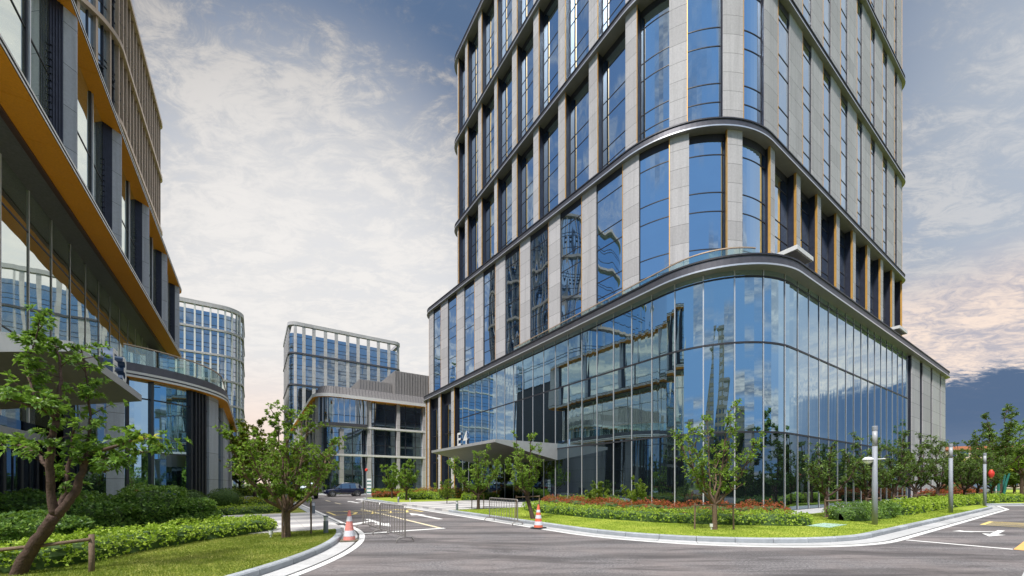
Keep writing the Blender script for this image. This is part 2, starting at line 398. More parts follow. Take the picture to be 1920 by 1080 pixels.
def rounded(corners, closed=True, step=.35):
    """corners: (a, b, radius); returns a polyline with arcs"""
    n = len(corners); out = []
    for i in range(n):
        p = Vector(corners[i][:2]); r = corners[i][2]
        if not closed and i in (0, n-1): out.append(tuple(p)); continue
        q = Vector(corners[i-1][:2]); s = Vector(corners[(i+1) % n][:2])
        u = (q-p).normalized(); v = (s-p).normalized()
        if r <= 0: out.append(tuple(p)); continue
        ang = u.angle(v); t = r/math.tan(ang/2)
        c = p + (u+v).normalized()*(r/math.sin(ang/2))
        a0 = math.atan2(*((p+u*t-c).yx)); a1 = math.atan2(*((p+v*t-c).yx))
        d = (a1-a0+PI) % (2*PI) - PI
        k = max(3, int(abs(d)*r/step)+1)
        for j in range(k+1):
            a = a0+d*j/k; out.append((c.x+r*math.cos(a), c.y+r*math.sin(a)))
    return out
class Path:
    def __init__(s, pts, closed=True):
        s.closed = closed
        if closed: pts = pts + [pts[0]]
        s.p = [Vector(p) for p in pts]
        s.L = [0]
        for i in range(1, len(s.p)): s.L.append(s.L[-1] + (s.p[i]-s.p[i-1]).length)
        s.len = s.L[-1]
        A = sum(s.p[i].x*s.p[i+1].y - s.p[i+1].x*s.p[i].y for i in range(len(s.p)-1))
        s.sg = 1 if A > 0 else -1           # outward = right of travel for CCW
        s.n = []
        m = len(s.p)
        for i in range(m):
            if closed and i in (0, m-1): a, b = s.p[-2], s.p[1]
            else: a, b = s.p[max(i-1, 0)], s.p[min(i+1, m-1)]
            pv = s.p[i]
            d1 = (pv-a).normalized() if (pv-a).length > 1e-7 else (b-pv).normalized()
            d2 = (b-pv).normalized() if (b-pv).length > 1e-7 else d1
            t = (d1+d2).normalized(); nn = Vector((t.y, -t.x))*s.sg
            k = max(.5, Vector((d1.y, -d1.x)).dot(Vector((t.y, -t.x))))
            s.n.append(nn/k)
    def idx(s, q):
        if s.closed: q = q % s.len
        q = min(max(q, 0), s.len)
        lo, hi = 0, len(s.L)-1
        while hi-lo > 1:
            mid = (lo+hi)//2
            if s.L[mid] <= q: lo = mid
            else: hi = mid
        return lo, (q-s.L[lo])/max(1e-9, s.L[hi]-s.L[lo])
    def at(s, q, off=0):
        i, t = s.idx(q)
        p = s.p[i].lerp(s.p[i+1], t); n = s.n[i].lerp(s.n[i+1], t)
        return p + n*off
    def nrm(s, q):
        i, t = s.idx(q); return s.n[i].lerp(s.n[i+1], t).normalized()
    def samples(s, q0, q1, step=.6):
        """parameters from q0 to q1, including the path's own vertices (so arcs stay round)"""
        out = [q0]
        base = math.floor(q0/s.len)*s.len if s.closed else 0
        for rep in (0, 1):
            for l in s.L[:-1]:
                v = base + rep*s.len + l
                if q0+.02 < v < q1-.02: out.append(v)
        out.append(q1); return out
    def offs(s, d):
        pts = [tuple(s.p[i]+s.n[i]*d) for i in range(len(s.p)-(1 if s.closed else 0))]
        return pts
def sweep(mb, path, prof, mi=0, q0=None, q1=None, closedprof=True):
    """sweep a (outward offset, z) profile along the path"""
    if q0 is None:
        base = list(zip(path.p, path.n)); ring = path.closed
        if ring: base = base[:-1]
    else:
        base = [(path.at(q), (path.at(q, 1)-path.at(q))) for q in path.samples(q0, q1)]; ring = False
    m = len(prof); k = len(mb.v); N = len(base)
    for p, n in base:
        for o, z in prof: mb.v.append((p.x+n.x*o, p.y+n.y*o, z))
    for i in range(N if ring else N-1):
        j = (i+1) % N
        for c in range(m if closedprof else m-1):
            d = (c+1) % m
            mb.f.append((k+i*m+c, k+j*m+c, k+j*m+d, k+i*m+d)); mb.m.append(mi if isinstance(mi, int) else mi[c])
    if not ring and closedprof:
        mb.f.append(tuple(k+c for c in range(m))[::-1]); mb.m.append(0 if not isinstance(mi, int) else mi)
        mb.f.append(tuple(k+(N-1)*m+c for c in range(m))); mb.m.append(0 if not isinstance(mi, int) else mi)
def piece(mb, path, q0, q1, o0, o1, z0, z1, mi=0):
    sweep(mb, path, [(o0, z0), (o1, z0), (o1, z1), (o0, z1)], mi, q0, q1)
def blocks(mb, path, prof, step, gap=.014):
    q = 0
    while q < path.len-.1:
        sweep(mb, path, prof, 0, q, min(q+step-gap, path.len-.001)); q += step
def s_of_x(path, x, off=0., lo=None, hi=None):
    """path parameter of the camera-facing point that the photo shows at column x"""
    best = None; N = int(path.len/.1)
    ca, cb = AB(0, 0); prev = None
    for i in range(N+1):
        q = path.len*i/N
        p = path.at(q, off); n = path.nrm(q)
        vis = (ca-p.x)*n.x + (cb-p.y)*n.y > 0
        xx = xpix(p.x, p.y)
        if vis and xx > -9000:
            if prev is not None and (prev[1]-x)*(xx-x) <= 0 and abs(xx-prev[1]) < 200:
                t = (x-prev[1])/((xx-prev[1]) or 1e-9)
                return prev[0] + (q-prev[0])*t
            d = abs(xx-x)
            if best is None or d < best[0]: best = (d, q)
            prev = (q, xx)
        else: prev = None
    return best[1]
class Bld:
    """a building standing on the street grid: its parts are drawn in grid coordinates"""
    def __init__(s, name, a, b, label, cat='building', group=None):
        X, Y = W(a, b); s.o = (a, b, 0)
        s.root = empty(name, (X, Y, 0), TH); tag(s.root, label, cat, group)
    def part(s, mb, name, mats, parent=None, smooth=False):
        return mb.build(name, mats, parent or s.root, s.o, smooth)
# ================================================================== the big rounded office tower
CORN = ['soffit', 'silver', 'fascia', 'dark']
def cornice(B, path, zb, h=.58, d=1.25, name='cornice', mats=CORN, under=0):
    mb = MB()
    sweep(mb, path, [(-d, zb), (0, zb), (0, zb+.09), (-.07, zb+.09), (-.07, zb+h-.09), (-.02, zb+h-.09), (-.02, zb+h), (-d, zb+h)],
          [under, 1, 1, 2, 3, 3, 2, 2])
    return B.part(mb, name, mats)
def window(B, path, q0, q1, o, z0, z1, rows, gl, head=.45, frame='dark', bar=.03):
    mb = MB()
    piece(mb, path, q0, q1, o-.06, o, z0, z1-head, 0)
    piece(mb, path, q0, q1, o-.08, o+.03, z1-head, z1, 1)
    for z in rows: piece(mb, path, q0, q1, o-.02, o+.025, z-bar, z+bar, 1)
    w = min(.035, (q1-q0)*.2)
    piece(mb, path, q0, q0+w, o-.02, o+.06, z0, z1-head, 1)
    piece(mb, path, q1-w, q1, o-.02, o+.06, z0, z1-head, 1)
    return B.part(mb, 'window', [gl, frame])
def column(B, path, q0, q1, o0, o1, z0, z1, mat, trim=None, tw=.05, td=.12, tmat='gold'):
    mb = MB(); piece(mb, path, q0, q1, o1-.07, o1, z0, z1, 0)
    e = min(.012, (q1-q0)*.1); piece(mb, path, q0+e, q1-e, o0, o1-.071, z0, z1, 1)
    c = B.part(mb, 'column', [mat, 'louvre'])
    if trim:
        mb = MB()
        if trim == 'l': piece(mb, path, q0-tw, q0-.002, o1-td, o1+.02, z0, z1)
        else: piece(mb, path, q1+.002, q1+tw, o1-td, o1+.02, z0, z1)
        B.part(mb, 'gold_trim', tmat, c)
    return c

T = Bld('office_tower', 0, 0, 'tallest rounded glass and pale stone tower with the glass-walled podium, right of the road')
D = Path(rounded([(0, 0, 5.3), (44.6, 0, 1.2), (44.6, 45.8, 3), (0, 45.8, 3)]))
ZD = 11.55+EYE
cornice(T, D, ZD, .62, 1.4, 'podium_cornice')
mb = MB(); mb.prism(D.offs(-.9), .02, ZD+.5); T.part(mb, 'podium_body', 'dark')
# curtain wall
GP = Path(D.offs(-.55))
qa = s_of_x(GP, 862); qb = s_of_x(GP, 1703) + GP.len
mb = MB()
piece(mb, GP, qa, qb, -.3, -.06, .15, ZD, 1)
piece(mb, GP, qa, qb, -.2, .04, .0, .15, 1)
for z, hh in ((4.43, .05), (9.28, .05), (ZD-.35, .04)): piece(mb, GP, qa, qb, -.02, .035, z-hh, z+hh, 1)
q0 = s_of_x(GP, 1222.6); k = 0; qs = []
q = q0
while q > qa+.3: qs.append(q); q -= 1.53
q = q0+1.53
while q < qb-.3: qs.append(q); q += 1.53
qs = sorted(qs)
# every pane is its own sheet, seated a few millimetres out of true like real glazing
pr = random.Random(4); ee = [qa]+qs+[qb]
for i in range(len(ee)-1):
    for (z0, z1, mi) in ((.15, 4.43, 2), (4.43, 9.28, 0), (9.28, ZD, 0)):
        k = 3; P_ = []; tw4 = [pr.uniform(-.007, .007) for _ in range(4)]
        for j in range(k+1):
            u = j/k; q = ee[i]+(ee[i+1]-ee[i])*u
            for (z, v) in ((z0, 0), (z1, 1)):
                d = (tw4[0]*(1-u)+tw4[1]*u)*(1-v)+(tw4[2]*(1-u)+tw4[3]*u)*v
                p = GP.at(q, d); P_.append((p.x, p.y, z))
        mb.add(P_, [(2*j, 2*j+2, 2*j+3, 2*j+1) for j in range(k)], mi)
cw = T.part(mb, 'curtain_wall', ['g_pod', 'dark', 'g_podlow'])
for q in qs:
    mb = MB(); piece(mb, GP, q-.022, q+.022, -.05, .018, .0, ZD, 1); piece(mb, GP, q-.032, q+.032, .019, .034, .0, ZD, 0)
    T.part(mb, 'mullion', ['mull', 'dark'], cw)
# podium ends
for xl, xr in ((799.5, 801), (803.4, 807), (823.9, 828.3), (848, 853.5)):
    q0, q1 = s_of_x(D, xl, -.4), s_of_x(D, xr, -.4)
    column(T, D, q0, q1, -1.2, -.25, .02, ZD, 'stone', 'r', .05, .08)
xs = [801, 804, 824.5, 848.5, 862]
for i in range(1, 4):
    qq0, qq1 = s_of_x(D, xs[i], -.8), s_of_x(D, xs[i+1], -.8)
    mb = MB(); piece(mb, D, qq0, qq1, -.88, -.8, .02, ZD-1.6, 0); piece(mb, D, qq0, qq1, -.89, -.78, ZD-1.6, ZD, 1)
    for z in (4.43, 8.0): piece(mb, D, qq0, qq1, -.82, -.75, z-.05, z+.05, 2)
    T.part(mb, 'window', ['g_dark', 'louvre', 'dark'])
for xl, xr in ((1710, 1725), (1730.4, 1744.9), (1748.5, 1762.2), (1764.8, 1779)):
    q0, q1 = s_of_x(D, xl, -.35), s_of_x(D, xr, -.35)
    column(T, D, q0, q1, -1.3, -.35, .02, ZD, 'stone_r')
# far side of the podium, which the low building's glass mirrors
mb = MB(); mb.box(3, 43, 44.95, 45.1, .1, ZD, 0)
for z in (4.4, 8.8): mb.box(3, 43, 45.1, 45.3, z, z+.35, 1)
T.part(mb, 'rear_glazing', ['g_far', 'stone'])
for k in range(8):
    mb = MB(); mb.box(3.5+4.6*k, 4.7+4.6*k, 45.0, 45.55, .02, ZD); T.part(mb, 'column', 'stone')
# middle volume and upper bands
MID = Path(rounded([(3.25, 3.45, 7.5), (45.2, 3.45, 2.2), (45.2, 45.2, 3), (.0, 45.4, 3.2)]))
UP = Path(rounded([(3.2, 3.45, 7.5), (45.2, 3.45, 2.2), (45.2, 42, 2.4), (3.2, 42, 2.4)]))
ZC = 23.65+EYE; ZB = 35.1+EYE; ZA = 46.7+EYE; ZR = 58.1+EYE
mid = [(799.5, 812.4), (826.7, 839.6), (856.5, 870), (890, 905.8), (929, 947), (975, 993.7), (1028.6, 1050), (1091, 1117.7), (1168, 1198),
       (1255.8, 1292), (1364, 1392), (1444.5, 1453), (1493, 1501), (1532.4, 1539.4), (1568, 1574.5), (1598.8, 1604.5), (1626, 1631.5), (1650.8, 1656), (1672.5, 1677), (1692, 1697)]
upp = [(857.5, 859.5), (872, 876.7), (896.7, 903), (926.7, 932.3), (960, 969), (1000, 1010), (1046.7, 1059.6), (1104, 1120), (1172.6, 1193.7), (1254.8, 1288), (1355.6, 1393.7),
       (1434, 1458.5), (1480.7, 1504.8), (1522, 1543), (1558.5, 1576), (1590, 1606.7), (1617, 1632.6), (1641, 1655), (1664, 1677), (1682.6, 1693)]
def rows_for(z0, z1):
    out = []; z = z1-.45-.95; k = 0
    while z > z0+.3: out.append(z); z -= (2.55, 1.28)[k % 2]; k += 1
    return out
def band(path, lst, z0, z1, upper):
    zz = MB(); zz.prism(path.offs(-1.15), z0-.05, z1+.3); T.part(zz, 'wall_core', 'dark')
    qs = []
    for xl, xr in lst:
        a, b = s_of_x(path, xl, -.3), s_of_x(path, xr, -.3)
        if b < a: b += path.len
        qs.append((a, b))
    half = path.len/2
    fix = []
    for a, b in qs:          # left facade first, then past the start of the path
        if a < half: a += path.len; b += path.len
        if b-a > half: b -= path.len
        fix.append((a, b))
    for i, (a, b) in enumerate(fix):
        xm = sum(lst[i])/2
        if upper: tr, tw, td = 'r', .045, .08
        else: tr, tw, td = 'l', .05, (.08 if xm < 1300 else .14)
        column(T, path, a, b, -1.2, -.3, z0, z1, 'stone' if xm < 1400 else 'stone_r', tr, tw, td)
        if i+1 < len(fix):
            g = (fix[i][1]+fix[i+1][0])/2; xg = (lst[i][1]+lst[i+1][0])/2
            if upper: dep = .66 if xg < 1240 else (.3 if xg < 1430 else .11)
            else: dep = .12 if xg < 1300 else (.35 if xg < 1430 else .62)
            left = xg < 1240
            window(T, path, fix[i][1], fix[i+1][0], -.3-dep, z0, z1, rows_for(z0, z1), 'g_tower' if xg < 1440 else 'g_towerb', .5)
band(MID, mid, ZD+.62, ZC, False); cornice(T, MID, ZC, .6)
band(UP, upp, ZC+.6, ZB, True); cornice(T, UP, ZB, .58)
band(UP, upp, ZB+.58, ZA, True); cornice(T, UP, ZA, .58)
band(UP, upp, ZA+.58, ZR, True); cornice(T, UP, ZR, .8, 1.6)
mb = MB(); mb.prism(UP.offs(-1.5), ZR+.1, ZR+.5); T.part(mb, 'roof', 'fascia')
# terrace railing on the podium roof
qa = s_of_x(D, 946, -.25); qb = s_of_x(D, 1447, -.25)
if qb < qa: qb += D.len
RO = -1.35
mb = MB(); piece(mb, D, qa, qb, RO-.01, RO+.01, ZD+.6, ZD+1.62); rail = T.part(mb, 'terrace_railing', 'clear')
mb = MB(); piece(mb, D, qa, qb, RO-.035, RO+.035, ZD+1.66, ZD+1.72); T.part(mb, 'handrail', 'bronze', rail)
q = qa+.2
while q < qb:
    mb = MB(); piece(mb, D, q-.02, q+.02, RO-.08, RO-.02, ZD+.6, ZD+1.66); T.part(mb, 'post', 'silver', rail); q += 2.0
# small door canopies over the terrace
for a0, a1 in ((9.15, 11.7), (32.2, 34.9)):
    mb = MB(); mb.box(a0, a1, 1.66, 4.3, 15.0+EYE, 15.0+EYE+.28, 0); mb.box(a0+.12, a1-.12, 1.78, 4.3, 15.0+EYE-.03, 15.0+EYE, 1)
    T.part(mb, 'door_canopy', ['white', 'soffit'])
# window-washing ropes
def canopy(B, a_out, a_wall, b0, b1, ztop, name='entrance_canopy'):
    """thin-edged slab whose underside slopes down towards the building"""
    mb = MB(); t = .22; zw = ztop-1.35
    vs = [(a_out, b0, ztop), (a_out, b1, ztop), (a_wall, b1, ztop), (a_wall, b0, ztop),
          (a_out, b0, ztop-t), (a_out, b1, ztop-t), (a_wall, b1, zw), (a_wall, b0, zw)]
    s = 1 if a_wall > a_out else -1
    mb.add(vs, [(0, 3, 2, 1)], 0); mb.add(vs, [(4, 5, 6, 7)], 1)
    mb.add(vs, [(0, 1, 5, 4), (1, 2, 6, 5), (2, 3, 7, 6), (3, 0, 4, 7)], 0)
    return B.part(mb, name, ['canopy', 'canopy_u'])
cp = canopy(T, -5.3, .6, 15.1, 27.2, 4.85)
def letters(B, parent, txt, size, at, face, depth=.22):
    """standing letters; face = -1 looks towards -a, +1 towards +a"""
    for i, ch in enumerate(txt):
        cu = bpy.data.curves.new('letter', 'FONT'); cu.body = ch; cu.size = size*1.4; cu.extrude = depth/2; cu.offset = .02
        ob = bpy.data.objects.new('letter_tmp', cu); COL.objects.link(ob)
        dg = bpy.context.evaluated_depsgraph_get()
        me = bpy.data.meshes.new_from_object(ob.evaluated_get(dg)); COL.objects.unlink(ob)
        bb = [v.co.copy() for v in me.vertices]
        x0 = min(v.x for v in bb); y0 = min(v.y for v in bb)
        for v in me.vertices:
            x, y, z = v.co.x-x0, v.co.y-y0, v.co.z
            if face < 0: v.co = (at[0]-z-B.o[0], at[1]-x-i*size*1.0-B.o[1], at[2]+y)
            else: v.co = (at[0]+z-B.o[0], at[1]+x+i*size*1.25-B.o[1], at[2]+y)
        me.materials.clear(); me.materials.append(M['camwhite']); me.materials.append(M['navy'])
        for p in me.polygons: p.material_index = 0 if abs(p.normal.x) > .9 and p.normal.x*face > 0 else 1
        o = bpy.data.objects.new('sign_letter', me); COL.objects.link(o); o.parent = parent
# position of the letters along the canopy's front edge
bl = min((abs(xpix(-5.1, b/20)-859.5), b/20) for b in range(300, 540))[1]
letters(T, cp, 'E4', 1.12, (-5.1, bl, 4.85), -1)

# ================================================================== the low building on the left with orange soffits
L = Bld('terraced_office_building', -29, 25, 'building on the left with curved orange soffits, glass-railed terrace and bronze gridded tower')
AE = -26.72; ZL1 = 14.36+EYE; ZL2 = 21.86+EYE
LE = Path(rounded([(AE, 3.0, 8), (AE, 50.4, 1.6), (-52, 50.4, 1), (-52, 3.0, 8)]))
def ledge_l(z, oi, deep, name):
    mb = MB()
    # two thin white lips with a dark groove, then the orange underside, a brown drop and a dark soffit
    sweep(mb, LE, [(0, z), (0, z+.10), (-.05, z+.10), (-.05, z+.17), (.02, z+.17), (.02, z+.27), (-.06, z+.27), (-.06, z+.42), (-2.8, z+.42), (-2.8, z)],
          [0, 0, 1, 1, 0, 0, 1, 1, 1, 1])
    c = B_part = L.part(mb, name, ['white', 'dark'])
    mb = MB(); blocks(mb, LE, [(-.03, z-.02), (-oi, z-.02), (-oi, z-.002), (-.03, z-.002)], 2.45, .02); L.part(mb, 'orange_soffit', 'orange', c)
    if deep:
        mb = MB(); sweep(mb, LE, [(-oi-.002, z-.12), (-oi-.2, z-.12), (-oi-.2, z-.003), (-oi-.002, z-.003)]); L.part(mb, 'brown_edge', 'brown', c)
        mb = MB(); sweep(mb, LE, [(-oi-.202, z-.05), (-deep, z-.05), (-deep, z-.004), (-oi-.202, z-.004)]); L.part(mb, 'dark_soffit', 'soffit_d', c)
    return c
ledge_l(ZL1, 1.10, 2.6, 'lower_cornice'); ledge_l(ZL2, .95, 0, 'upper_cornice')
mb = MB(); mb.prism(LE.offs(-2.45), 0.03, ZL2+.3); L.part(mb, 'wall_core', 'dark')
mb = MB(); mb.prism(LE.offs(-.6), ZL2+.42, ZL2+.52); L.part(mb, 'roof', 'fascia')
# tall glazing under the lower cornice
LG = Path(LE.offs(-2.31))
ql0 = s_of_x(LG, 288.); ql0 = s_of_x(LG, 96)
def q_of_b(path, b, a):   # parameter of the point nearest to (a, b)
    return min(((path.at(path.len*i/4000)-Vector((a, b))).length, path.len*i/4000) for i in range(4000))[1]
qs0, qs1 = q_of_b(LG, 8, -29.03), q_of_b(LG, 50, -29.03)
q_lo, q_hi = min(qs0, qs1), max(qs0, qs1)
mb = MB()
piece(mb, LG, q_lo-6, q_hi+.6, -.1, 0, 4.6, ZL1-.05, 0)
for z in (ZL1-2.1, 8.55): piece(mb, LG, q_lo-6, q_hi+.6, -.02, .03, z-.035, z+.035, 1)
tw_ = L.part(mb, 'terrace_glazing', ['g_left', 'dark'])
q = s_of_x(LG, 96); dirn = 1
lst = [q+2.58*k for k in range(-9, 13)]
for q in lst:
    if q_lo-6 < q < q_hi:
        mb = MB(); piece(mb, LG, q-.045, q+.045, -.04, .05, 4.6, ZL1-.05); L.part(mb, 'mullion', 'white', tw_)
# entrance wall below the canopy
mb = MB()
piece(mb, LG, q_lo-4, q_hi, -.08, .12, 3.78, 4.15, 2)
piece(mb, LG, q_lo-4, q_hi, -.1, 0, .05, 3.78, 0)
piece(mb, LG, q_lo-4, q_hi, -.1, .02, 4.15, 4.6, 0)
q = s_of_x(LG, 96)-2.58*5
while q < q_hi:
    piece(mb, LG, q-.12, q+.12, -.05, .08, .02, 3.78, 1); piece(mb, LG, q+.8, q+.85, -.05, .04, .02, 3.78, 1); q += 1.6
L.part(mb, 'entrance_wall', ['g_dark', 'dark', 'canopy'])
# zigzag facade between the two cornices
LF = Path(LE.offs(-.74))
edges = []
for x in (143, 227, 279, 313, 336):
    edges.append(s_of_x(LE, x, -.05))
edges.insert(0, edges[0]-(edges[1]-edges[0]))
dq = edges[2]-edges[1]
sgn = 1 if dq > 0 else -1
def bof(q): return LE.at(q).y
AG = AE-.74
z0, z1 = ZL1+.42, ZL2
for i, q in enumerate(edges):
    e = bof(q)
    # stone fin: oblique face from the glass line out to the cornice edge
    pm = (AE-.38, e-.30)
    mb = MB(); mb.prism([pm, (AE-.04, e), (AE-.04, e+.12), (AG-.1, e+.2), (AG-.1, e-.25)], z0, z1)
    L.part(mb, 'column', 'stone_b')
    mb = MB(); mb.prism([(AG, e-.62), pm, (AG-.12, e-.25), (AG-.12, e-.62)], z0, z1, 0)
    for k in range(5):
        t = k/5+.08; p = Vector((AG, e-.62)).lerp(Vector(pm), t)
        mb.prism([(p.x+.01, p.y-.03), (p.x+.05, p.y), (p.x+.01, p.y+.03)], z0, z1, 0)
    zz = z0+.3
    while zz < z1-2.2: mb.box(AG-.02, AG+.09, e-.66, e-.56, zz, zz+.04); zz += .32
    L.part(mb, 'louvre_panel', 'louvre')
    prev = bof(edges[i-1]) if i else e-7.45
    w0, w1 = prev+.2, e-.62
    mb = MB(); mb.box(AG-.1, AG, w0, w1, z0, z1, 0)
    mb.box(AG-.02, AG+.06, w1-2.2, w1-2.1, z0, z1, 2)
    mb.box(AG-.02, AG+.12, w1-2.1, w1-2.02, z0, z1, 1)
    mb.box(AG-.02, AG+.03, w0, w1, z0+3.4, z0+3.46, 2)
    mb.box(AG-.02, AG+.03, w0, w1, z0+1.1, z0+1.15, 2)
    L.part(mb, 'window', ['g_left', 'mull', 'dark'])
e = bof(edges[-1])
mb = MB(); mb.box(AG-.1, AG+.3, e+.2, 50.0, z0, z1, 0); L.part(mb, 'end_wall', 'stone')
# ground-floor block with the curved glass corner and railed terrace
GB = Path(rounded([(-21.5, 21.5, 7), (-21.5, 50, 2), (-29.0, 50, 0), (-29.0, 21.5, 0)]))
ZG = 6.2+EYE
mb = MB()
sweep(mb, GB, [(-1.0, ZG), (0, ZG), (0, ZG+.12), (-.05, ZG+.12), (-.05, ZG+.2), (.02, ZG+.2), (.02, ZG+.34), (-.06, ZG+.34), (-.12, ZG+.36), (-.12, ZG+.85), (-1.0, ZG+.85)],
      [2, 0, 0, 1, 1, 0, 0, 1, 1, 1, 1])
gc = L.part(mb, 'terrace_cornice', ['white', 'fascia', 'orange'])
mb = MB(); mb.prism(GB.offs(-.75), .03, ZG+.8); L.part(mb, 'ground_floor_core', 'dark')
GG = Path(GB.offs(-.5))
def q2(x, off=-.0): return s_of_x(GG, x, off)
def span(xl, xr):
    a, b = q2(xl), q2(xr)
    if b < a: b += GG.len
    return a, b
for xl, xr in ((199, 233), (390.5, 407.6), (417, 434)):
    a, b = span(xl, xr); mb = MB(); piece(mb, GG, a, b, -.6, .06, .02, ZG); L.part(mb, 'column', 'stone_b')
for xl, xr, mat in ((140, 199, 'g_dark'), (233, 390.5, 'g_pod'), (407.6, 417, 'g_dark'), (434, 437, 'g_dark')):
    a, b = span(xl, xr)
    if b-a > 30: continue
    mb = MB(); piece(mb, GG, a, b, -.2, -.12, .05, ZG, 0)
    for z in (3.5, ZG-1.1): piece(mb, GG, a, b, -.14, -.08, z-.04, z+.04, 1)
    w = L.part(mb, 'window', [mat, 'dark'])
    for x in (239, 285, 358, 366, 372, 378, 384):
        if xl < x < xr:
            q = q2(x); q = q if q > a-1 else q+GG.len
            mb = MB(); piece(mb, GG, q-.06, q+.06, -.14, .08, .02, ZG, 0); L.part(mb, 'mullion', 'dark' if x != 285 else 'tint', w)
RP = GB
a, b = s_of_x(GB, 232, -.3), s_of_x(GB, 430, -.3)
if b < a: b += GB.len
mb = MB(); piece(mb, GB, a, b, -.41, -.39, ZG+.8, ZG+1.85); rl = L.part(mb, 'terrace_railing', 'clear')
mb = MB(); piece(mb, GB, a, b, -.44, -.36, ZG+1.9, ZG+1.96); L.part(mb, 'handrail', 'bronze', rl)
q = a+.1
while q < b:
    mb = MB(); piece(mb, GB, q-.02, q+.02, -.50, -.42, ZG+.8, ZG+1.9); L.part(mb, 'post', 'silver', rl); q += 1.4
cl = canopy(L, -23.23, -29.0, 3.75, 10.2, 4.85)
bl = min((abs(xpix(-23.4, b/40)-203), b/40) for b in range(160, 420))[1]
letters(L, cl, 'E3', .82, (-23.4, bl, 4.85), 1, .2)
# bronze gridded tower rising behind the terrace block
AT = -31.33
TP = Path(rounded([(AT, 43.2, 5.0), (AT, 70.3, 1.2), (-52, 70.3, 1), (-52, 43.2, 5)]))
mb = MB(); mb.prism(TP.offs(-.8), .03, 53.8+EYE-.1); L.part(mb, 'tower_core', 'dark')
zs = [21.3+EYE, 29.4+EYE, 37.5+EYE, 45.65+EYE, 53.8+EYE]
for z in zs[1:]:
    mb = MB(); sweep(mb, TP, [(-.9, z), (0, z), (0, z+.5), (-.9, z+.5)]); L.part(mb, 'tower_cornice', 'bronze')
fin = [s_of_x(TP, x) for x in (229, 305)]
q0, q1 = min(fin), max(fin)
for i in range(4):
    mb = MB(); piece(mb, TP, 0, TP.len-.01, -.62, -.55, zs[i]+.5, zs[i+1], 0)
    for z in (zs[i]+2.2, zs[i]+4.4, zs[i]+5.0): piece(mb, TP, 0, TP.len-.01, -.56, -.5, z-.05, z+.05, 1)
    L.part(mb, 'tower_glazing', ['g_far', 'dark'])
nf = 15
for i in range(-4, nf+1):
    q = q0+(q1-q0)*i/nf
    for w, o, mt in ((.20, -.22, 'bronze'),):
        mb = MB(); piece(mb, TP, q-w/2, q+w/2, -.6, o, zs[1], zs[4]); L.part(mb, 'fin', mt)
    if i < nf:
        mb = MB(); qq = q+(q1-q0)/nf*.55; piece(mb, TP, qq-.04, qq+.04, -.6, -.4, zs[1], zs[4])
        for z in (zs[1]+3, zs[2]+3.1, zs[2]+3.8, zs[3]+3.2, zs[3]+4): piece(mb, TP, q, qq, -.5, -.3, z, z+.09)
        L.part(mb, 'screen_bar', 'dark')
# ================================================================== background buildings
def far_tower(name, label, path, o, zbands, xs, colmat, glassmat, crown=0, group=None, cw=None, cat='building', cd=.5):
    B = Bld(name, o[0], o[1], label, cat, group)
    top = zbands[-1]
    body_top = top-crown
    mb = MB(); mb.prism(path.offs(-cd-.25), .03, body_top); B.part(mb, 'body', 'tint')
    for z in zbands[1:]:
        hh = 1.2 if z == top else .6
        mb = MB(); sweep(mb, path, [(-1.3, z+.7-hh), (.0, z+.7-hh), (.0, z+.7), (-1.3, z+.7)]); B.part(mb, 'cornice', 'stone' if z == top or cw else 'fascia')
    for i in range(len(zbands)-1):
        zt = zbands[i+1] if zbands[i+1] <= body_top else body_top
        mb = MB(); piece(mb, path, 0, path.len-.01, -cd-.1, -cd, zbands[i]+.7*(i > 0), zt, 0)
        z = zt-1.3; k = 0
        while z > zbands[i]+1: piece(mb, path, 0, path.len-.01, -cd-.02, -cd+.08, z-.07, z+.07, 1); z -= (2.6, 1.3)[k % 2]; k += 1
        B.part(mb, 'glazing', [glassmat, 'dark'])
    for q, w in xs:
        mb = MB(); piece(mb, path, q-w/2, q+w/2, -.75, -.18, .03, top); B.part(mb, 'column', colmat)
    return B
# crowned tower in the middle distance
P2 = Path(rounded([(-9.6, 152, 3), (31.6, 152, 3), (31.6, 184, 3), (-9.6, 184, 3)]))
cols = []
for xl, xr in ((551, 556), (567, 573), (585.6, 592), (607.7, 613.5), (628, 634), (649.7, 655), (669, 674.6), (688.6, 694), (707.6, 712.7), (727.5, 732), (745.8, 750)):
    a, b = s_of_x(P2, xl), s_of_x(P2, xr); cols.append(((a+b)/2, max(1.1, abs(b-a) if abs(b-a) < 1.3 else 1.15)))
base = s_of_x(P2, 620)
left_q = q_of_b(P2, 168, -9.6)
for k in range(-3, 4): cols.append((left_q+4*k, 1.4))
for k in range(8): cols.append((q_of_b(P2, 184, 31.6)+1.5+4.6*k, 1.4))
for k in range(5): cols.append((q_of_b(P2, 156, 31.6)+5*k, 1.4))
far_tower('crowned_office_tower', 'distant grey tower with an open roof crown, seen between the two big buildings', P2, (11, 152),
          [0, 14.1, 25.6, 37.1, 48.6, 59.6], cols, 'stone', 'g_far', 3.3)
# rounded gridded tower behind the left building
P1 = Path(rounded([(-70, 140.8, 3), (-22.6, 140.8, 6), (-22.6, 168, 3), (-70, 168, 3)]))
cols = []
for x in (330, 346, 365, 379.6, 394.5, 408.7, 423, 436.5, 446.5, 452):
    cols.append((s_of_x(P1, x), .42))
for k in range(6): cols.append((q_of_b(P1, 150, -22.6)+3.4*k, .42))
b1 = far_tower('rounded_gridded_tower', 'distant tower with a white window grid and rounded corner, just right of the left building', P1, (-40, 141),
          [0]+[54.3+EYE-7.62*k for k in range(6, -1, -1)], cols, 'white', 'g_far', 2.0, None, True)
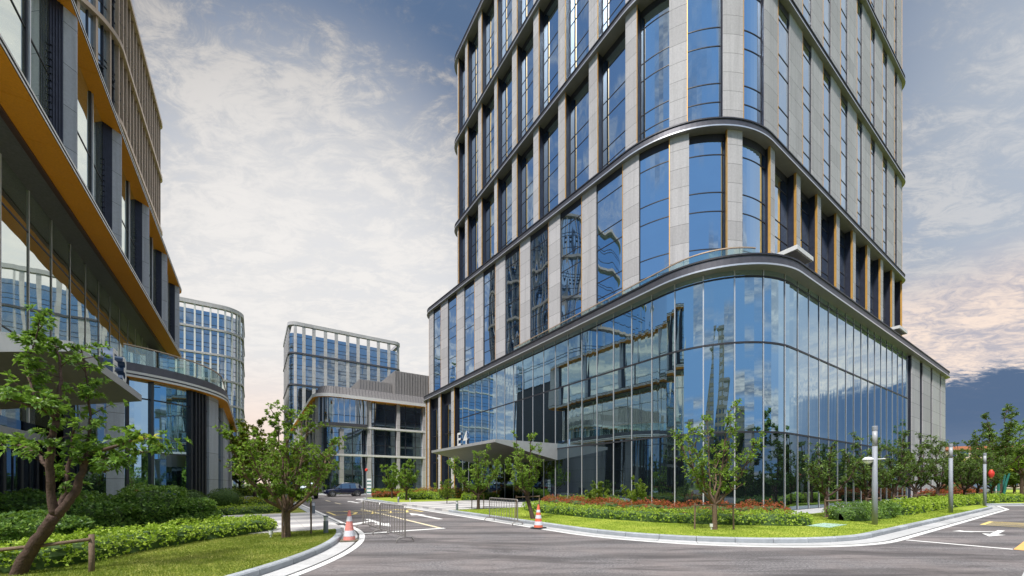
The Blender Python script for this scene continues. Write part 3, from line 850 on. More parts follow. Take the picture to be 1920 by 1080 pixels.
# low building with metal-clad roof at the end of the road
P4 = Path(rounded([(-12.2, 56.8, 3.2), (26, 56.8, 1), (26, 110, 1), (-12.2, 110, 2)]))
B3 = Bld('metal_roofed_office', 0, 57, 'low three-storey building with ribbed grey metal roof at the end of the road')
ZT = 13.5+EYE
def at3(x, off=-.6): return s_of_x(P4, x, off)
mb = MB(); mb.prism(P4.offs(-1.5), .03, ZT); B3.part(mb, 'body', 'dark')
mb = MB(); sweep(mb, P4, [(-1.6, ZT), (0, ZT), (.0, ZT+.5), (-1.6, ZT+.5)], [1, 0, 0, 0]); B3.part(mb, 'cornice', ['white', 'orange'])
mb = MB(); mb.prism(P4.offs(-.55), ZT+.5, ZT+1.9, 0, P4.offs(-1.15))
q = 0
RM = Path(P4.offs(-.7))
B3.part(mb, 'metal_roof', 'roofdark')
RBa, RBb = W(0, 0), None
mb = MB()
q = 0
while q < P4.len:
    a = P4.at(q, -.53); b = P4.at(q, -1.13)
    mb.tube([(a.x, a.y, ZT+.5), (b.x, b.y, ZT+1.92)], .03, 4); q += .5
B3.part(mb, 'roof_ribs', 'fascia')
def plant(a0, a1, b0, b1, z0, z1):
    mb = MB(); mb.box(a0, a1, b0, b1, z0, z1)
    k = a0
    while k < a1: mb.box(k, k+.08, b0-.08, b0-.001, z0, z1); k += .5
    k = b0
    while k < b1: mb.box(a0-.08, a0-.001, k, k+.08, z0, z1); k += .5
    B3.part(mb, 'rooftop_screen', 'roofmetal')
plant(1.2, 22, 60.5, 75, ZT+2, ZT+6.6); plant(-4.5, 1.0, 62, 75, ZT+1.8, ZT+4.6)
# floors: glass recessed, stone columns and beams
segs = [(592, 597.5), (637, 644.6), (689, 696), (744, 749.8), (793, 799)]
cq = []
for xl, xr in segs: cq.append((at3(xl), at3(xr)))
for i, (a, b) in enumerate(cq):
    if b < a: b += P4.len
    mb = MB(); piece(mb, P4, a, b, -1.4, -.5, .02, ZT if i != 1 else 10.3); B3.part(mb, 'column', 'stone')
for x0_ in range(8):
    bq = q_of_b(P4, 63+5.2*x0_, -12.2)
    mb = MB(); piece(mb, P4, bq-.4, bq+.4, -1.4, -.5, .02, ZT); B3.part(mb, 'column', 'stone')
qA, qB = q_of_b(P4, 105, -12.2), at3(799)
if qB < qA: qB += P4.len
mb = MB(); piece(mb, P4, qA, qB, -1.2, -1.1, .1, ZT)
for z in (2.9, 4.9, 8.0, 9.7, 12.2, 14.0): piece(mb, P4, qA, qB, -1.12, -1.05, z-.03, z+.03, 1)
B3.part(mb, 'glazing', ['g_far', 'dark'])
for z, o in ((6.0, -.45), (10.6, -.45)):
    mb = MB(); piece(mb, P4, qA, qB, -1.3, o, z, z+.32); B3.part(mb, 'beam', 'white')
q = qA
while q < qB:
    mb = MB(); piece(mb, P4, q-.05, q+.05, -1.12, -.98, .1, ZT)
    B3.part(mb, 'mullion', 'dark'); q += 1.75
# projecting glazed corner box on the top floor
qc0, qc1 = at3(600), at3(687)
if qc1 < qc0: qc1 += P4.len
mb = MB(); piece(mb, P4, qc0, qc1, -1.0, -.42, 11.2, ZT, 0); piece(mb, P4, qc0, qc1, -1.1, -.2, 10.75, 11.2, 1)
cb = B3.part(mb, 'corner_bay', ['g_far', 'fascia'])
q = qc0
while q <= qc1+.01:
    mb = MB(); piece(mb, P4, q-.05, q+.05, -.45, -.3, 11.2, ZT); B3.part(mb, 'mullion', 'mull', cb); q += (qc1-qc0)/9
mb = MB(); piece(mb, P4, qc0, qc1, -.42, -.36, 12.4, 12.47); B3.part(mb, 'bay_rail', 'dark', cb)

# orange-roofed long building far to the right
def plain_block(name, label, loc, rz, w, d, h, floors, wins, wall, band, roof, win='g_dark', roofh=1.2, cat='building', group=None, sink=0):
    root = empty(name, loc, rz); tag(root, label, cat, group)
    mb = MB(); mb.box(-w/2, w/2, 0, d, -sink, h); mb.build('wall', wall, root)
    mb = MB(); mb.box(-w/2-.6, w/2+.6, -.6, d+.6, h, h+roofh*.45, 0); mb.prism([(-w/2, 0), (w/2, 0), (w/2, d), (-w/2, d)], h+roofh*.45, h+roofh, 0)
    mb.build('roof', roof, root)
    fh = h/floors
    for f in range(floors):
        mb = MB(); mb.box(-w/2-.05, w/2+.05, -.12, -.002, f*fh+fh*.86, f*fh+fh*.99); mb.build('band', band, root)
        mb = MB()
        for k in range(wins):
            x = -w/2+(k+.5)*w/wins
            mb.box(x-w/wins*.33, x+w/wins*.33, -.06, -.003, f*fh+fh*.28, f*fh+fh*.8)
        mb.build('window_row', win, root)
    return root
M['owall'] = simple('cream_render', (.62, .50, .38), .8, 0, .1)
M['oband'] = simple('terracotta_band', (.50, .17, .08), .8, 0, .12)
M['oroof'] = simple('terracotta_roof', (.48, .20, .10), .8, 0, .15)
M['twall'] = simple('tower_block_render', (.34, .33, .32), .8, 0, .12)
M['twall2'] = simple('beige_tower_block', (.42, .37, .31), .8, 0, .12)
x, y, _ = P3(1895, 906, 125)
plain_block('orange_roofed_block', 'long cream building with terracotta roof and bands behind the trees at far right', (x+3, y, 0), R(-12), 52, 14, 12.6, 4, 16, 'owall', 'oband', 'oroof')
# towers of the city behind the photographer, mirrored in the curved glass
cityx = [(-44, -95, 74, 10), (-30, -120, 104, 9), (-20, -120, 92, 8), (6, -128, 62, 12), (20, -120, 70, 11), (44, -104, 40, 22), (66, -104, 56, 18), (88, -96, 34, 24), (-66, -84, 42, 18), (-92, -60, 36, 20)]
for i, (x, y, h, w) in enumerate(cityx):
    h *= .66; w *= .72
    plain_block('apartment_tower', 'high-rise of the skyline mirrored in the curved podium glass', (x, y, 0), PI+R((i*37) % 30-15), w, w, h, int(h/3.2), 4, 'twall' if i % 2 else 'twall2', 'twall', 'twall', 'g_dark', 1.5, 'building', 'towers mirrored in the podium glass')

# ================================================================== ground
def flat(name, pts, z, mat, kind='structure', z0=None, parent=None):
    mb = MB()
    if z0 is None: mb.add([(p[0], p[1], z) for p in pts], [tuple(range(len(pts)))])
    else: mb.prism(pts, z0, z)
    o = mb.build(name, mat, parent); 
    if kind and not parent: o['kind'] = kind
    return o
flat('ground', [(-900, -700), (900, -700), (900, 1500), (-900, 1500)], -.02, 'land')
def Wl(pts): return [W(a, b) for a, b in pts]
flat('road', Wl([(-70, -34), (130, -34), (130, 62), (-70, 62)]), 0, 'asphalt')
def island(name, corners, turf, lip=True):
    p = Path(rounded(corners, step=.25))
    n = name
    mb = MB(); mb.prism([W(*q) for q in p.offs(-.16)], -.01, .115); o = mb.build('lawn', turf); o['kind'] = 'structure'
    pw = Path([W(*q) for q in p.offs(0)])
    mb = MB(); blocks(mb, pw, [(-.165, -.005), (0, -.005), (0, .115), (-.025, .14), (-.165, .14)], .99); o = mb.build('kerb', 'kerb'); o['kind'] = 'structure'
    mb = MB(); blocks(mb, pw, [(.01, -.004), (.44, -.004), (.44, .012), (.01, .012)], .99); o = mb.build('gutter', 'gutter'); o['kind'] = 'structure'
    mb = MB(); sweep(mb, pw, [(.44, -.004), (.50, -.004), (.50, .006), (.44, .006)]); o = mb.build('gutter_joint', 'joint'); o['kind'] = 'structure'
    mb = MB(); sweep(mb, pw, [(.501, -.004), (.66, -.004), (.66, .01), (.501, .01)]); o = mb.build('edge_line', 'wpaint'); o['kind'] = 'structure'
    return p
MI = island('main', [(-10.6, -5.25, 6.2), (19.5, -5.25, 3), (25.2, -4.3, 2), (31, -7.5, 4), (60, -20, 5), (128, -20, 3), (128, 60, 3), (50, 60, 3), (50, 49, 2), (-2.5, 49, 1.5), (-2.5, 36.5, 2), (-10.6, 34, 2.5)], 'lawn2')
LI = island('left', [(-17.35, -5.0, 11), (-17.35, 37, 2.5), (-68, 37, 2), (-68, -5.0, 2)], 'lawn')
BI = island('back', [(-17.35, 46, 2.5), (-17.35, 120, 2), (-68, 120, 2), (-68, 46, 2)], 'lawn')
BR = island('rear', [(-11.5, 51, 2), (120, 51, 2), (120, 61, 1), (-11.5, 61, 1)], 'lawn2')
CI = island('behind', [(-68, -33, 2), (-68, -16.5, 3), (124, -16.5, 3), (124, -33, 2)], 'lawn')
def slab(name, a0, a1, b0, b1, mat, z0=.0, z=.145):
    X, Y = W((a0+a1)/2, (b0+b1)/2)
    mb = MB(); mb.box(-(a1-a0)/2, (a1-a0)/2, -(b1-b0)/2, (b1-b0)/2, z0, z)
    o = mb.build(name, mat, loc=(X, Y, 0)); o.rotation_euler = (0, 0, TH); o['kind'] = 'structure'; return o
slab('driveway', -10.62, .4, 11.4, 21.6, 'paving'); slab('driveway', -28.5, -17.3, 5.0, 13.5, 'paving')
slab('pavement', -10.2, .5, -1.2, 11.3, 'lawn2', .1, .119) if 0 else None
flat('pavement', Wl([(-1.0, -1.0), (46, -1.0), (46, 47), (-1.0, 47)]), .125, 'gutter', z0=.0)
# painted markings
def mark(name, pts, mat, z=.006): return flat(name, Wl(pts), z, mat)
mark('stop_line', [(-16.9, 4.1), (-14.0, 4.1), (-14.0, 4.32), (-16.9, 4.32)], 'wpaint')
mark('centre_line', [(-14.2, 4.35), (-14.05, 4.35), (-14.05, 17), (-14.2, 17)], 'cpaint')
for b0 in (24, 29): mark('centre_line', [(-14.2, b0), (-14.05, b0), (-14.05, b0+2.6), (-14.2, b0+2.6)], 'cpaint')
def arrow(name, a, b, ang, kind, s=1., mat='wpaint'):
    c, sn = math.cos(ang), math.sin(ang)
    def T_(p): return W(a+(p[0]*c-p[1]*sn)*s, b+(p[0]*sn+p[1]*c)*s)
    mb = MB()
    sh = [(-.08, 0), (.08, 0), (.08, 1.9), (.26, 1.9), (0, 2.9), (-.26, 1.9), (-.08, 1.9)]
    mb.add([(*T_(p), .0065) for p in sh], [tuple(range(7))])
    if kind == 'turn':
        sh = [(.082, .8), (.082, 1.05), (.55, 1.55), (.45, 1.68), (.95, 1.85), (.85, 1.25), (.72, 1.38)]
        mb.add([(*T_(p), .0065) for p in sh], [tuple(range(7))])
    o = mb.build(name, mat); o['kind'] = 'structure'; return o
arrow('arrow_marking', -12.7, 7.6, 0, 'straight', 1.5)
arrow('arrow_marking', -15.5, 9.6, PI, 'turn', 1.3)
arrow('arrow_marking', -12.6, 25.0, 0, 'turn', 1.4)
# yellow junction boxes
def box_mark(a0, a1, b0, b1, mat='ypaint', n=5):
    mb = MB(); w = .13
    def q(p): return (*W(*p), .0062)
    for r in (((a0, b0), (a1, b0), (a1, b0+w), (a0, b0+w)), ((a0, b1-w), (a1, b1-w), (a1, b1), (a0, b1)),
              ((a0, b0+w), (a0+w, b0+w), (a0+w, b1-w), (a0, b1-w)), ((a1-w, b0+w), (a1, b0+w), (a1, b1-w), (a1-w, b1-w))):
        mb.add([q(p) for p in r], [(0, 1, 2, 3)])
    for k in range(1, n):
        t = k/n; A = a0+(a1-a0)*t
        mb.add([(p[0], p[1], .0058+.0001*k) for p in (q((A-.08, b0+w)), q((A+.08, b0+w)), q((A+.5, (b0+b1)/2)), q((A+.34, (b0+b1)/2)))], [(0, 1, 2, 3)])
        mb.add([(p[0], p[1], .0070+.0001*k) for p in (q((A+.34, (b0+b1)/2)), q((A+.5, (b0+b1)/2)), q((A+.08, b1-w)), q((A-.08, b1-w)))], [(0, 1, 2, 3)])
    o = mb.build('yellow_box_marking', mat); o['kind'] = 'structure'
box_mark(-16.4, -11.6, 12.6, 15.4)
box_mark(4.2, 6.6, -8.8, -6.4, 'ypaint', 4)
mark('stop_line', [(-4.15, -7.85), (-3.97, -7.85), (-3.97, -5.95), (-4.15, -5.95)], 'wpaint')
mark('centre_line', [(-4.1, -8.12), (22, -8.12), (22, -7.86), (-4.1, -7.86)], 'opaint')
mark('worn_line', [(-9, -8.33), (-4.2, -8.21), (-4.2, -8.18), (-9, -8.30)], 'gutter', .0045)
arrow('arrow_marking', 1.9, -7.15, PI/2, 'turn', .95)
flat('drain_grate', [G(632, 985.5), G(650, 985), G(646, 981.5), G(629, 982)], .0135, 'rubber')
flat('service_cover', Wl([(-3.3, -3.9), (-1.6, -3.9), (-1.6, -3.2), (-3.3, -3.2)]), .13, 'greenlid', 'structure', .1)
# ================================================================== vegetation
rng = np.random.default_rng(7)
def leaves(C, D, L, Wd, spread=.8, per=8, r=None, droop=.25):
    """whorls: C centres, D directions; per leaves each -> verts, quads"""
    r = r or rng
    C = np.repeat(np.asarray(C, float), per, 0); D = np.repeat(np.asarray(D, float), per, 0)
    n = len(C)
    D = D/np.maximum(1e-6, np.linalg.norm(D, axis=1, keepdims=True))
    rv = r.normal(size=(n, 3)); rv -= (rv*D).sum(1, keepdims=True)*D
    rv /= np.maximum(1e-6, np.linalg.norm(rv, axis=1, keepdims=True))
    th = r.uniform(.25, 1.0, (n, 1))*spread*PI/2
    d = D*np.cos(th)+rv*np.sin(th)
    s = np.cross(d, D+r.normal(size=(n, 3))*.5+np.array([0, 0, .3])); s /= np.maximum(1e-6, np.linalg.norm(s, axis=1, keepdims=True))
    l = L*r.uniform(.6, 1.15, (n, 1)); w = Wd*r.uniform(.7, 1.1, (n, 1))/2
    up = np.cross(s, d)
    base = C + d*l*.08
    mid = C + d*l*.55 + up*l*.06
    tip = C + d*l - np.array([0, 0, 1])*l*droop*r.uniform(.2, 1, (n, 1))
    V = np.stack([base, mid+s*w, tip, mid-s*w], 1).reshape(-1, 3)
    Q = np.arange(4*n).reshape(-1, 4)
    return V, Q
def bez(a, b, c, n):
    return [((1-t)**2*a + 2*t*(1-t)*b + t*t*c) for t in [i/(n-1) for i in range(n)]]
def grow(seed, H, RR, fork, nl, dens=1., thick=.085, up=.5, lean=(0, 0)):
    """skeleton of a vase-shaped tree: returns branches [(pts, radii)], anchors (pos, dir)"""
    r = random.Random(seed); br = []; an = []
    def V3(*a): return np.array(a, float)
    def noisy(pts, k):
        return [pts[0]]+[p+V3(r.gauss(0, k), r.gauss(0, k), r.gauss(0, k*.6)) for p in pts[1:-1]]+[pts[-1]]
    tr = [V3(0, 0, -.05), V3(lean[0]*.5, lean[1]*.5, fork*.5), V3(lean[0], lean[1], fork)]
    br.append((tr, [thick*1.25, thick, thick*1.05]))
    f = tr[-1]
    for i in range(nl):
        az = 2*PI*(i+r.uniform(-.3, .3))/nl; u = r.uniform(.65, 1.) if i % 3 else r.uniform(.1, .45)
        hz = H*(r.uniform(.62, .85) if i % 3 else r.uniform(.88, 1.0))
        e = V3(RR*u*math.cos(az)+lean[0], RR*u*math.sin(az)+lean[1], hz)
        m = f + V3((e-f)[0]*.65, (e-f)[1]*.65, (hz-fork)*r.uniform(.15, .4))
        pts = noisy(bez(f, m, e, 9), .035*H/4)
        r0 = thick*r.uniform(.5, .68)
        br.append((pts, [r0*(1-.8*k/8) for k in range(9)]))
        an.append((pts[-1], pts[-1]-pts[-2]))
        for t in range(2, 9):
            for rep in range(2 if dens < .8 else 3):
                if r.random() > .80: continue
                p = pts[t]; a2 = az+r.uniform(-1.7, 1.7); ln = RR*r.uniform(.16, .46)*(1.12-t/14)
                if t < 3: ln *= .5
                dv = V3(math.cos(a2)*.8, math.sin(a2)*.8, r.uniform(.1, 1.1)+up*.3); dv /= np.linalg.norm(dv)
                e2 = p+dv*ln + V3(0, 0, ln*.18)
                q = noisy(bez(p, p+dv*ln*.5-V3(0, 0, ln*.06), e2, 5), .02)
                br.append((q, [r0*.34*(1-.7*k/4) for k in range(5)]))
                for k in (2, 3, 4):
                    an.append((q[k], (q[k]-q[k-1]) + V3(0, 0, .02)))
                for s_ in range(int(2*dens)+1):
                    k = r.randint(1, 4); a3 = r.uniform(0, 2*PI); l3 = ln*r.uniform(.3, .6)
                    d3 = V3(math.cos(a3)*.7, math.sin(a3)*.7, r.uniform(.0, 1.2)); d3 /= np.linalg.norm(d3)
                    e3 = q[k]+d3*l3
                    br.append(([q[k], (q[k]+e3)/2+V3(0, 0, .01), e3], [r0*.13, r0*.1, r0*.06]))
                    an.append((e3, d3)); an.append(((q[k]+e3)/2, d3))
    return br, an
def make_tree(name, loc, H, RR, fork, nl, seed, leaf, label, cat='tree', group=None, per=8, L=.13, Wd=.045, dens=1., thick=.085, bark='bark', keep=1., rot=0, lean=(0, 0), spread=.85):
    root = empty(name, loc, rot); tag(root, label, cat, group)
    br, an = grow(seed, H, RR, fork, nl, dens, thick, lean=lean)
    mb = MB()
    for i, (pts, rad) in enumerate(br): mb.tube(pts, rad, 7 if i <= nl else 4, cap=False)
    mb.build('trunk', bark, root, smooth=True)
    r = np.random.default_rng(seed)
    an = [a for a in an if r.random() < keep]
    V, Q = leaves([a[0] for a in an], [a[1] for a in an], L, Wd, spread, per, r)
    np_obj('crown', V, Q, leaf, root)
    return root
def copy_tree(o, loc, rz, s, label, group=None, nz=None):
    c = o.copy(); COL.objects.link(c); c.location = loc; c.rotation_euler = (0, 0, rz); c.scale = (s, s, s if nz is None else nz)
    c['label'] = label
    if group: c['group'] = group
    for ch in list(o.children):
        d = ch.copy(); COL.objects.link(d); d.parent = c
    return c
def gz(px, py, z=.11):
    """point on ground of height z seen at pixel"""
    Y = (EYE-z)*F/(py-HY); return ((px-CX)/F*Y, Y, z)

# --- the near tree on the left, limb by limb
def near_tree():
    Y0 = 6.55
    root = empty('leaning_tree', (P3(22, 1098, Y0)[0], Y0, .1)); tag(root, 'nearest tree at left, leaning dark trunk forking into thick limbs with large glossy leaves', 'tree')
    ox, oy, oz = root.location
    def q(px, py, dy=0): x, y, z = P3(px, py, Y0+dy); return np.array((x-ox, y-oy, z-oz))
    limbs = [
        ([(22, 1105, 0), (48, 1045, 0), (80, 1000, .02), (103, 965, .05)], [.108, .095, .09, .08]),
        ([(103, 968, .05), (95, 925, .0), (93, 870, -.05), (98, 825, -.1), (106, 787, -.12)], [.062, .052, .05, .045, .042]),
        ([(106, 787, -.12), (112, 745, -.1), (115, 708, -.05), (112, 668, 0), (100, 640, .05)], [.032, .026, .02, .015, .01]),
        ([(106, 787, -.12), (84, 768, -.3), (60, 763, -.5), (30, 752, -.7), (-12, 742, -.9)], [.03, .024, .02, .016, .01]),
        ([(64, 764, -.45), (62, 735, -.4), (50, 700, -.3), (47, 665, -.3), (55, 628, -.3)], [.018, .015, .013, .01, .007]),
        ([(47, 680, -.3), (66, 640, -.3), (74, 600, -.3)], [.01, .008, .005]),
        ([(101, 970, .05), (126, 945, .1), (142, 920, .15), (150, 895, .15), (160, 868, .2), (175, 850, .2)], [.074, .062, .056, .05, .044, .036]),
        ([(175, 850, .2), (200, 842, .1), (232, 832, 0), (262, 822, -.1), (284, 824, -.15)], [.034, .028, .022, .014, .008]),
        ([(172, 858, .2), (205, 858, .35), (245, 850, .4), (285, 846, .4), (300, 838, .4)], [.026, .02, .015, .01, .006]),
        ([(160, 870, .2), (163, 835, .3), (170, 800, .3), (168, 760, .3), (166, 725, .3), (160, 690, .3), (152, 655, .3)], [.03, .024, .02, .018, .015, .012, .008]),
        ([(178, 872, .2), (196, 886, .1), (212, 878, 0), (228, 868, -.05)], [.014, .011, .009, .006]),
        ([(100, 968, .1), (122, 925, .3), (127, 885, .45), (135, 840, .5), (140, 790, .5)], [.05, .036, .03, .022, .015]),
        ([(93, 880, -.05), (70, 850, .2), (40, 835, .3), (5, 830, .4), (-30, 825, .4)], [.03, .022, .018, .014, .01]),
    ]
    mb = MB(); an = []; r = random.Random(5)
    for k, (pts, rad) in enumerate(limbs):
        P = [q(*p) for p in pts]
        PP = []; RRR = []
        for i in range(len(P)-1):
            for t in range(4):
                u = t/4; PP.append(P[i]*(1-u)+P[i+1]*u+np.array([r.gauss(0, .006), r.gauss(0, .006), r.gauss(0, .004)])); RRR.append((rad[i]*(1-u)+rad[i+1]*u)*r.uniform(.93, 1.08))
        PP.append(P[-1]); RRR.append(rad[-1])
        mb.tube(PP, RRR, 10)
        if k in (0, 6): start = 14 if k == 6 else 99
        elif k == 1: start = 9
        else: start = 2
        for i in range(start, len(PP)):
            if k in (1,) and r.random() < .35: continue
            if r.random() < .92:
                a = r.uniform(0, 2*PI); ln = r.uniform(.06, .34)
                d = np.array([math.cos(a), math.sin(a)*.8, r.uniform(-.1, .9)]); d /= np.linalg.norm(d)
                e = PP[i]+d*ln
                mb.tube([PP[i], (PP[i]+e)/2+np.array([0, 0, .008]), e], [.008, .006, .004], 5)
                an += [(e, d+np.array([0, 0, .5])), ((PP[i]+e)/2, d)]
                if r.random() < .75:
                    a = r.uniform(0, 2*PI); d2 = np.array([math.cos(a), math.sin(a), r.uniform(0, 1)]); d2 /= np.linalg.norm(d2)
                    e2 = e+d2*ln*.7; mb.tube([e, e2], [.004, .003], 4); an.append((e2, d2+np.array([0, 0, .4])))
        if k: an.append((PP[-1], PP[-1]-PP[-2])); an.append((PP[-1], PP[-1]-PP[-2]))
    mb.build('trunk', 'bark', root, smooth=True)
    V, Q = leaves([a[0] for a in an], [a[1] for a in an], .115, .046, .95, 15, np.random.default_rng(3), .35)
    # split every leaf along its midrib so it folds
    np_obj('crown', V, Q, 'leaf_near', root)
    C = [q(284, 822, -.15), q(270, 826, -.12), q(294, 835, .35)]
    V, Q = leaves(C, [(.6, -.3, .7), (-.2, -.5, 1), (.8, 0, .5)], .15, .05, .9, 9, np.random.default_rng(9), .2)
    o = np_obj('fresh_leaves', V, Q, 'leaf_yel', root); o['label'] = 'bright yellow-green young leaves at the tip of the right limb'
near_tree()

def tr(name, px, py, top, half, label, seed, leaf='leaf_tree', nl=8, fork=.85, **kw):
    x, y, z = gz(px, py)
    H = EYE+(HY-top)/F*y-z; RR = half/F*y
    return make_tree(name, (x, y, z-.02), H, RR, fork, nl, seed, leaf, label, **kw)
t2 = tr('ornamental_tree', 538, 1008, 772, 118, 'round leafy tree on the near lawn left of the striped cone', 21, nl=11, per=15, L=.085, Wd=.036, thick=.085, bark='bark2', dens=1.3, fork=.75, keep=1.)
t3 = tr('ornamental_tree', 897, 955, 842, 52, 'tree beside the striped driveway, in front of the entrance canopy', 33, nl=8, per=6, L=.13, Wd=.05, thick=.09)
t4 = tr('ornamental_tree', 1000, 973, 818, 54, 'leaning tree just behind the bright orange cone', 48, nl=7, per=5, L=.12, Wd=.045, thick=.085, lean=(-.28, .1), fork=1.0, keep=.8)
t5 = tr('ornamental_tree', 1340, 993, 762, 90, 'open-crowned tree before the curved podium corner', 57, nl=8, per=8, L=.12, Wd=.045, thick=.075, bark='bark2', fork=.85, keep=.8, dens=.8)
# road-side pair in front of the low building
a1 = tr('ornamental_tree', 735, 934, 868, 26, 'small tree at the far end of the road, left of a matching one', 61, nl=7, per=7, L=.17, Wd=.08, dens=.7)
a2 = tr('ornamental_tree', 762, 938, 866, 30, 'small tree at the far end of the road, right of a matching one', 64, nl=7, per=7, L=.17, Wd=.08, dens=.7)
# planted row along the podium on the right
row = [(1.8, -2.2), (6.1, -2.5), (12.2, -2.2), (16.4, -2.3), (20.4, -2.7), (25.6, -3.3), (30.5, -3.4), (36, -3.6)]
rl = ['first and leftmost tree of the podium row, left of the thick lamp post', 'tree of the podium row just behind the nearest lamp post', 'tall tree of the podium row right of the nearest lamp post, before the last panes',
      'tree of the podium row in front of the first stone pilaster', 'tree of the podium row at the podium end, left of the second lamp post', 'dense dark tree of the podium row between the second and third lamp posts',
      'tree of the podium row just before the third lamp post', 'farthest tree of the podium row, behind the third lamp post']
protos = []
for i, (a, b) in enumerate(row):
    x, y = W(a, b)
    hh = (3.2, 3.9, 4.3, 4.3, 4.4, 4.3, 4.2, 4.2)[i]
    if i < 3:
        t = make_tree('row_tree', (x, y, .1), hh, 1.55 if i else 1.1, .95, 8, 70+i, 'leaf_row', rl[i], group='trees planted along the podium', per=6 if i else 4, L=.15, Wd=.055, dens=.9, thick=.085, keep=.85 if i else .6)
        protos.append(t)
    else:
        p = protos[1+i % 2]
        s = hh/(3.9 if i % 2 == 0 else 4.3)
        copy_tree(p, (x, y, .1), i*1.9, s*1.03, rl[i], 'trees planted along the podium')
# taller yellow-green trees behind the ornamental tree
x, y, _ = P3(478, 930, 42); make_tree('broadleaf_tree', (x, y, .1), 8.2, 3.0, 1.6, 9, 90, 'leaf_yel', 'tall yellow-green tree between the left building and the road', per=9, L=.34, Wd=.16, thick=.16, keep=.9)
x, y, _ = P3(450, 930, 47); make_tree('broadleaf_tree', (x, y, .1), 6.6, 2.6, 1.4, 8, 92, 'leaf_warm', 'bushy tree against the far end of the left building', per=9, L=.32, Wd=.15, thick=.15)
x, y, _ = P3(520, 930, 52); make_tree('broadleaf_tree', (x, y, .1), 6.4, 2.8, 1.2, 8, 94, 'leaf_yel', 'low yellow-green tree behind the round ornamental tree', per=9, L=.34, Wd=.17, thick=.14)
x, y, _ = P3(558, 930, 60); make_tree('broadleaf_tree', (x, y, .1), 6.5, 3.0, 1.2, 8, 96, 'leaf_warm', 'bushy tree beside the low metal-roofed building', per=9, L=.36, Wd=.18, thick=.14)
# far right: big wrapped trees, thicket
x, y, _ = P3(1876, 933, 44); bt = make_tree('wrapped_tree', (x, y, .05), 9.6, 3.6, 3.2, 8, 101, 'leaf_row', 'tall sparse tree with teal-wrapped trunks on the far right lawn', per=9, L=.30, Wd=.11, thick=.15, keep=.75)
mb = MB()
for i in range(5):
    a = i*1.3; mb.tube([(math.cos(a)*.4-.3, math.sin(a)*.4, -.05), (math.cos(a)*.55-.3, math.sin(a)*.55, 1.5), (math.cos(a)*.75-.2, math.sin(a)*.75, 2.7)], [.12, .11, .08], 8)
mb.build('trunk_wrap', 'teal', bt)
x, y, _ = P3(1916, 932, 47); make_tree('wrapped_tree', (x, y, .05), 9.2, 3.0, 2.6, 7, 104, 'leaf_tree', 'tall sparse tree at the right edge of the far lawn, beside the teal-wrapped one', per=8, L=.30, Wd=.11, thick=.15, keep=.7)
k = 0
lab = ['yellow-green tree behind the podium row, near the building end', 'tree behind the second lamp post', 'leafy tree between the podium row and the teal-wrapped tree', 'low bright tree behind the teal-wrapped trunks', 'bright tree behind the right end of the far lawn', 'dark bushy tree near the right edge', 'yellowish tree at the right edge of the picture']
for (px, Y, h, rr, lf) in ((1792, 66, 5.6, 3.2, 'leaf_warm'), (1812, 60, 4.8, 3.0, 'leaf_row'), (1832, 62, 5.2, 3.4, 'leaf_warm'), (1856, 60, 5.6, 3.6, 'leaf_yel'), (1882, 62, 5.8, 3.8, 'leaf_warm'), (1902, 58, 5.0, 3.4, 'leaf_row'), (1925, 60, 6.8, 4.0, 'leaf_yel')):
    x, y, _ = P3(px, 906, Y); make_tree('thicket_tree', (x, y, .0), h, rr, 1.0, 9, 110+k, lf, lab[k], per=8, L=.42, Wd=.2, thick=.14); k += 1
# trees behind the photographer, mirrored in the lower glass
for i in range(15):
    a, b = -34+i*6.2, -20.2-(i % 3)*2.5
    X, Y = W(a, b)
    if i == 0: m0 = make_tree('street_tree', (X, Y, .1), 8.5, 3.1, 1.8, 8, 130, 'leaf_row', 'street tree mirrored in the lower podium glass', group='trees across the road mirrored in the podium glass', per=8, L=.4, Wd=.18, thick=.15)
    else: copy_tree(m0, (X, Y, .1), i*1.3, .8+.09*(i*7 % 5), 'street tree mirrored in the lower podium glass', 'trees across the road mirrored in the podium glass')

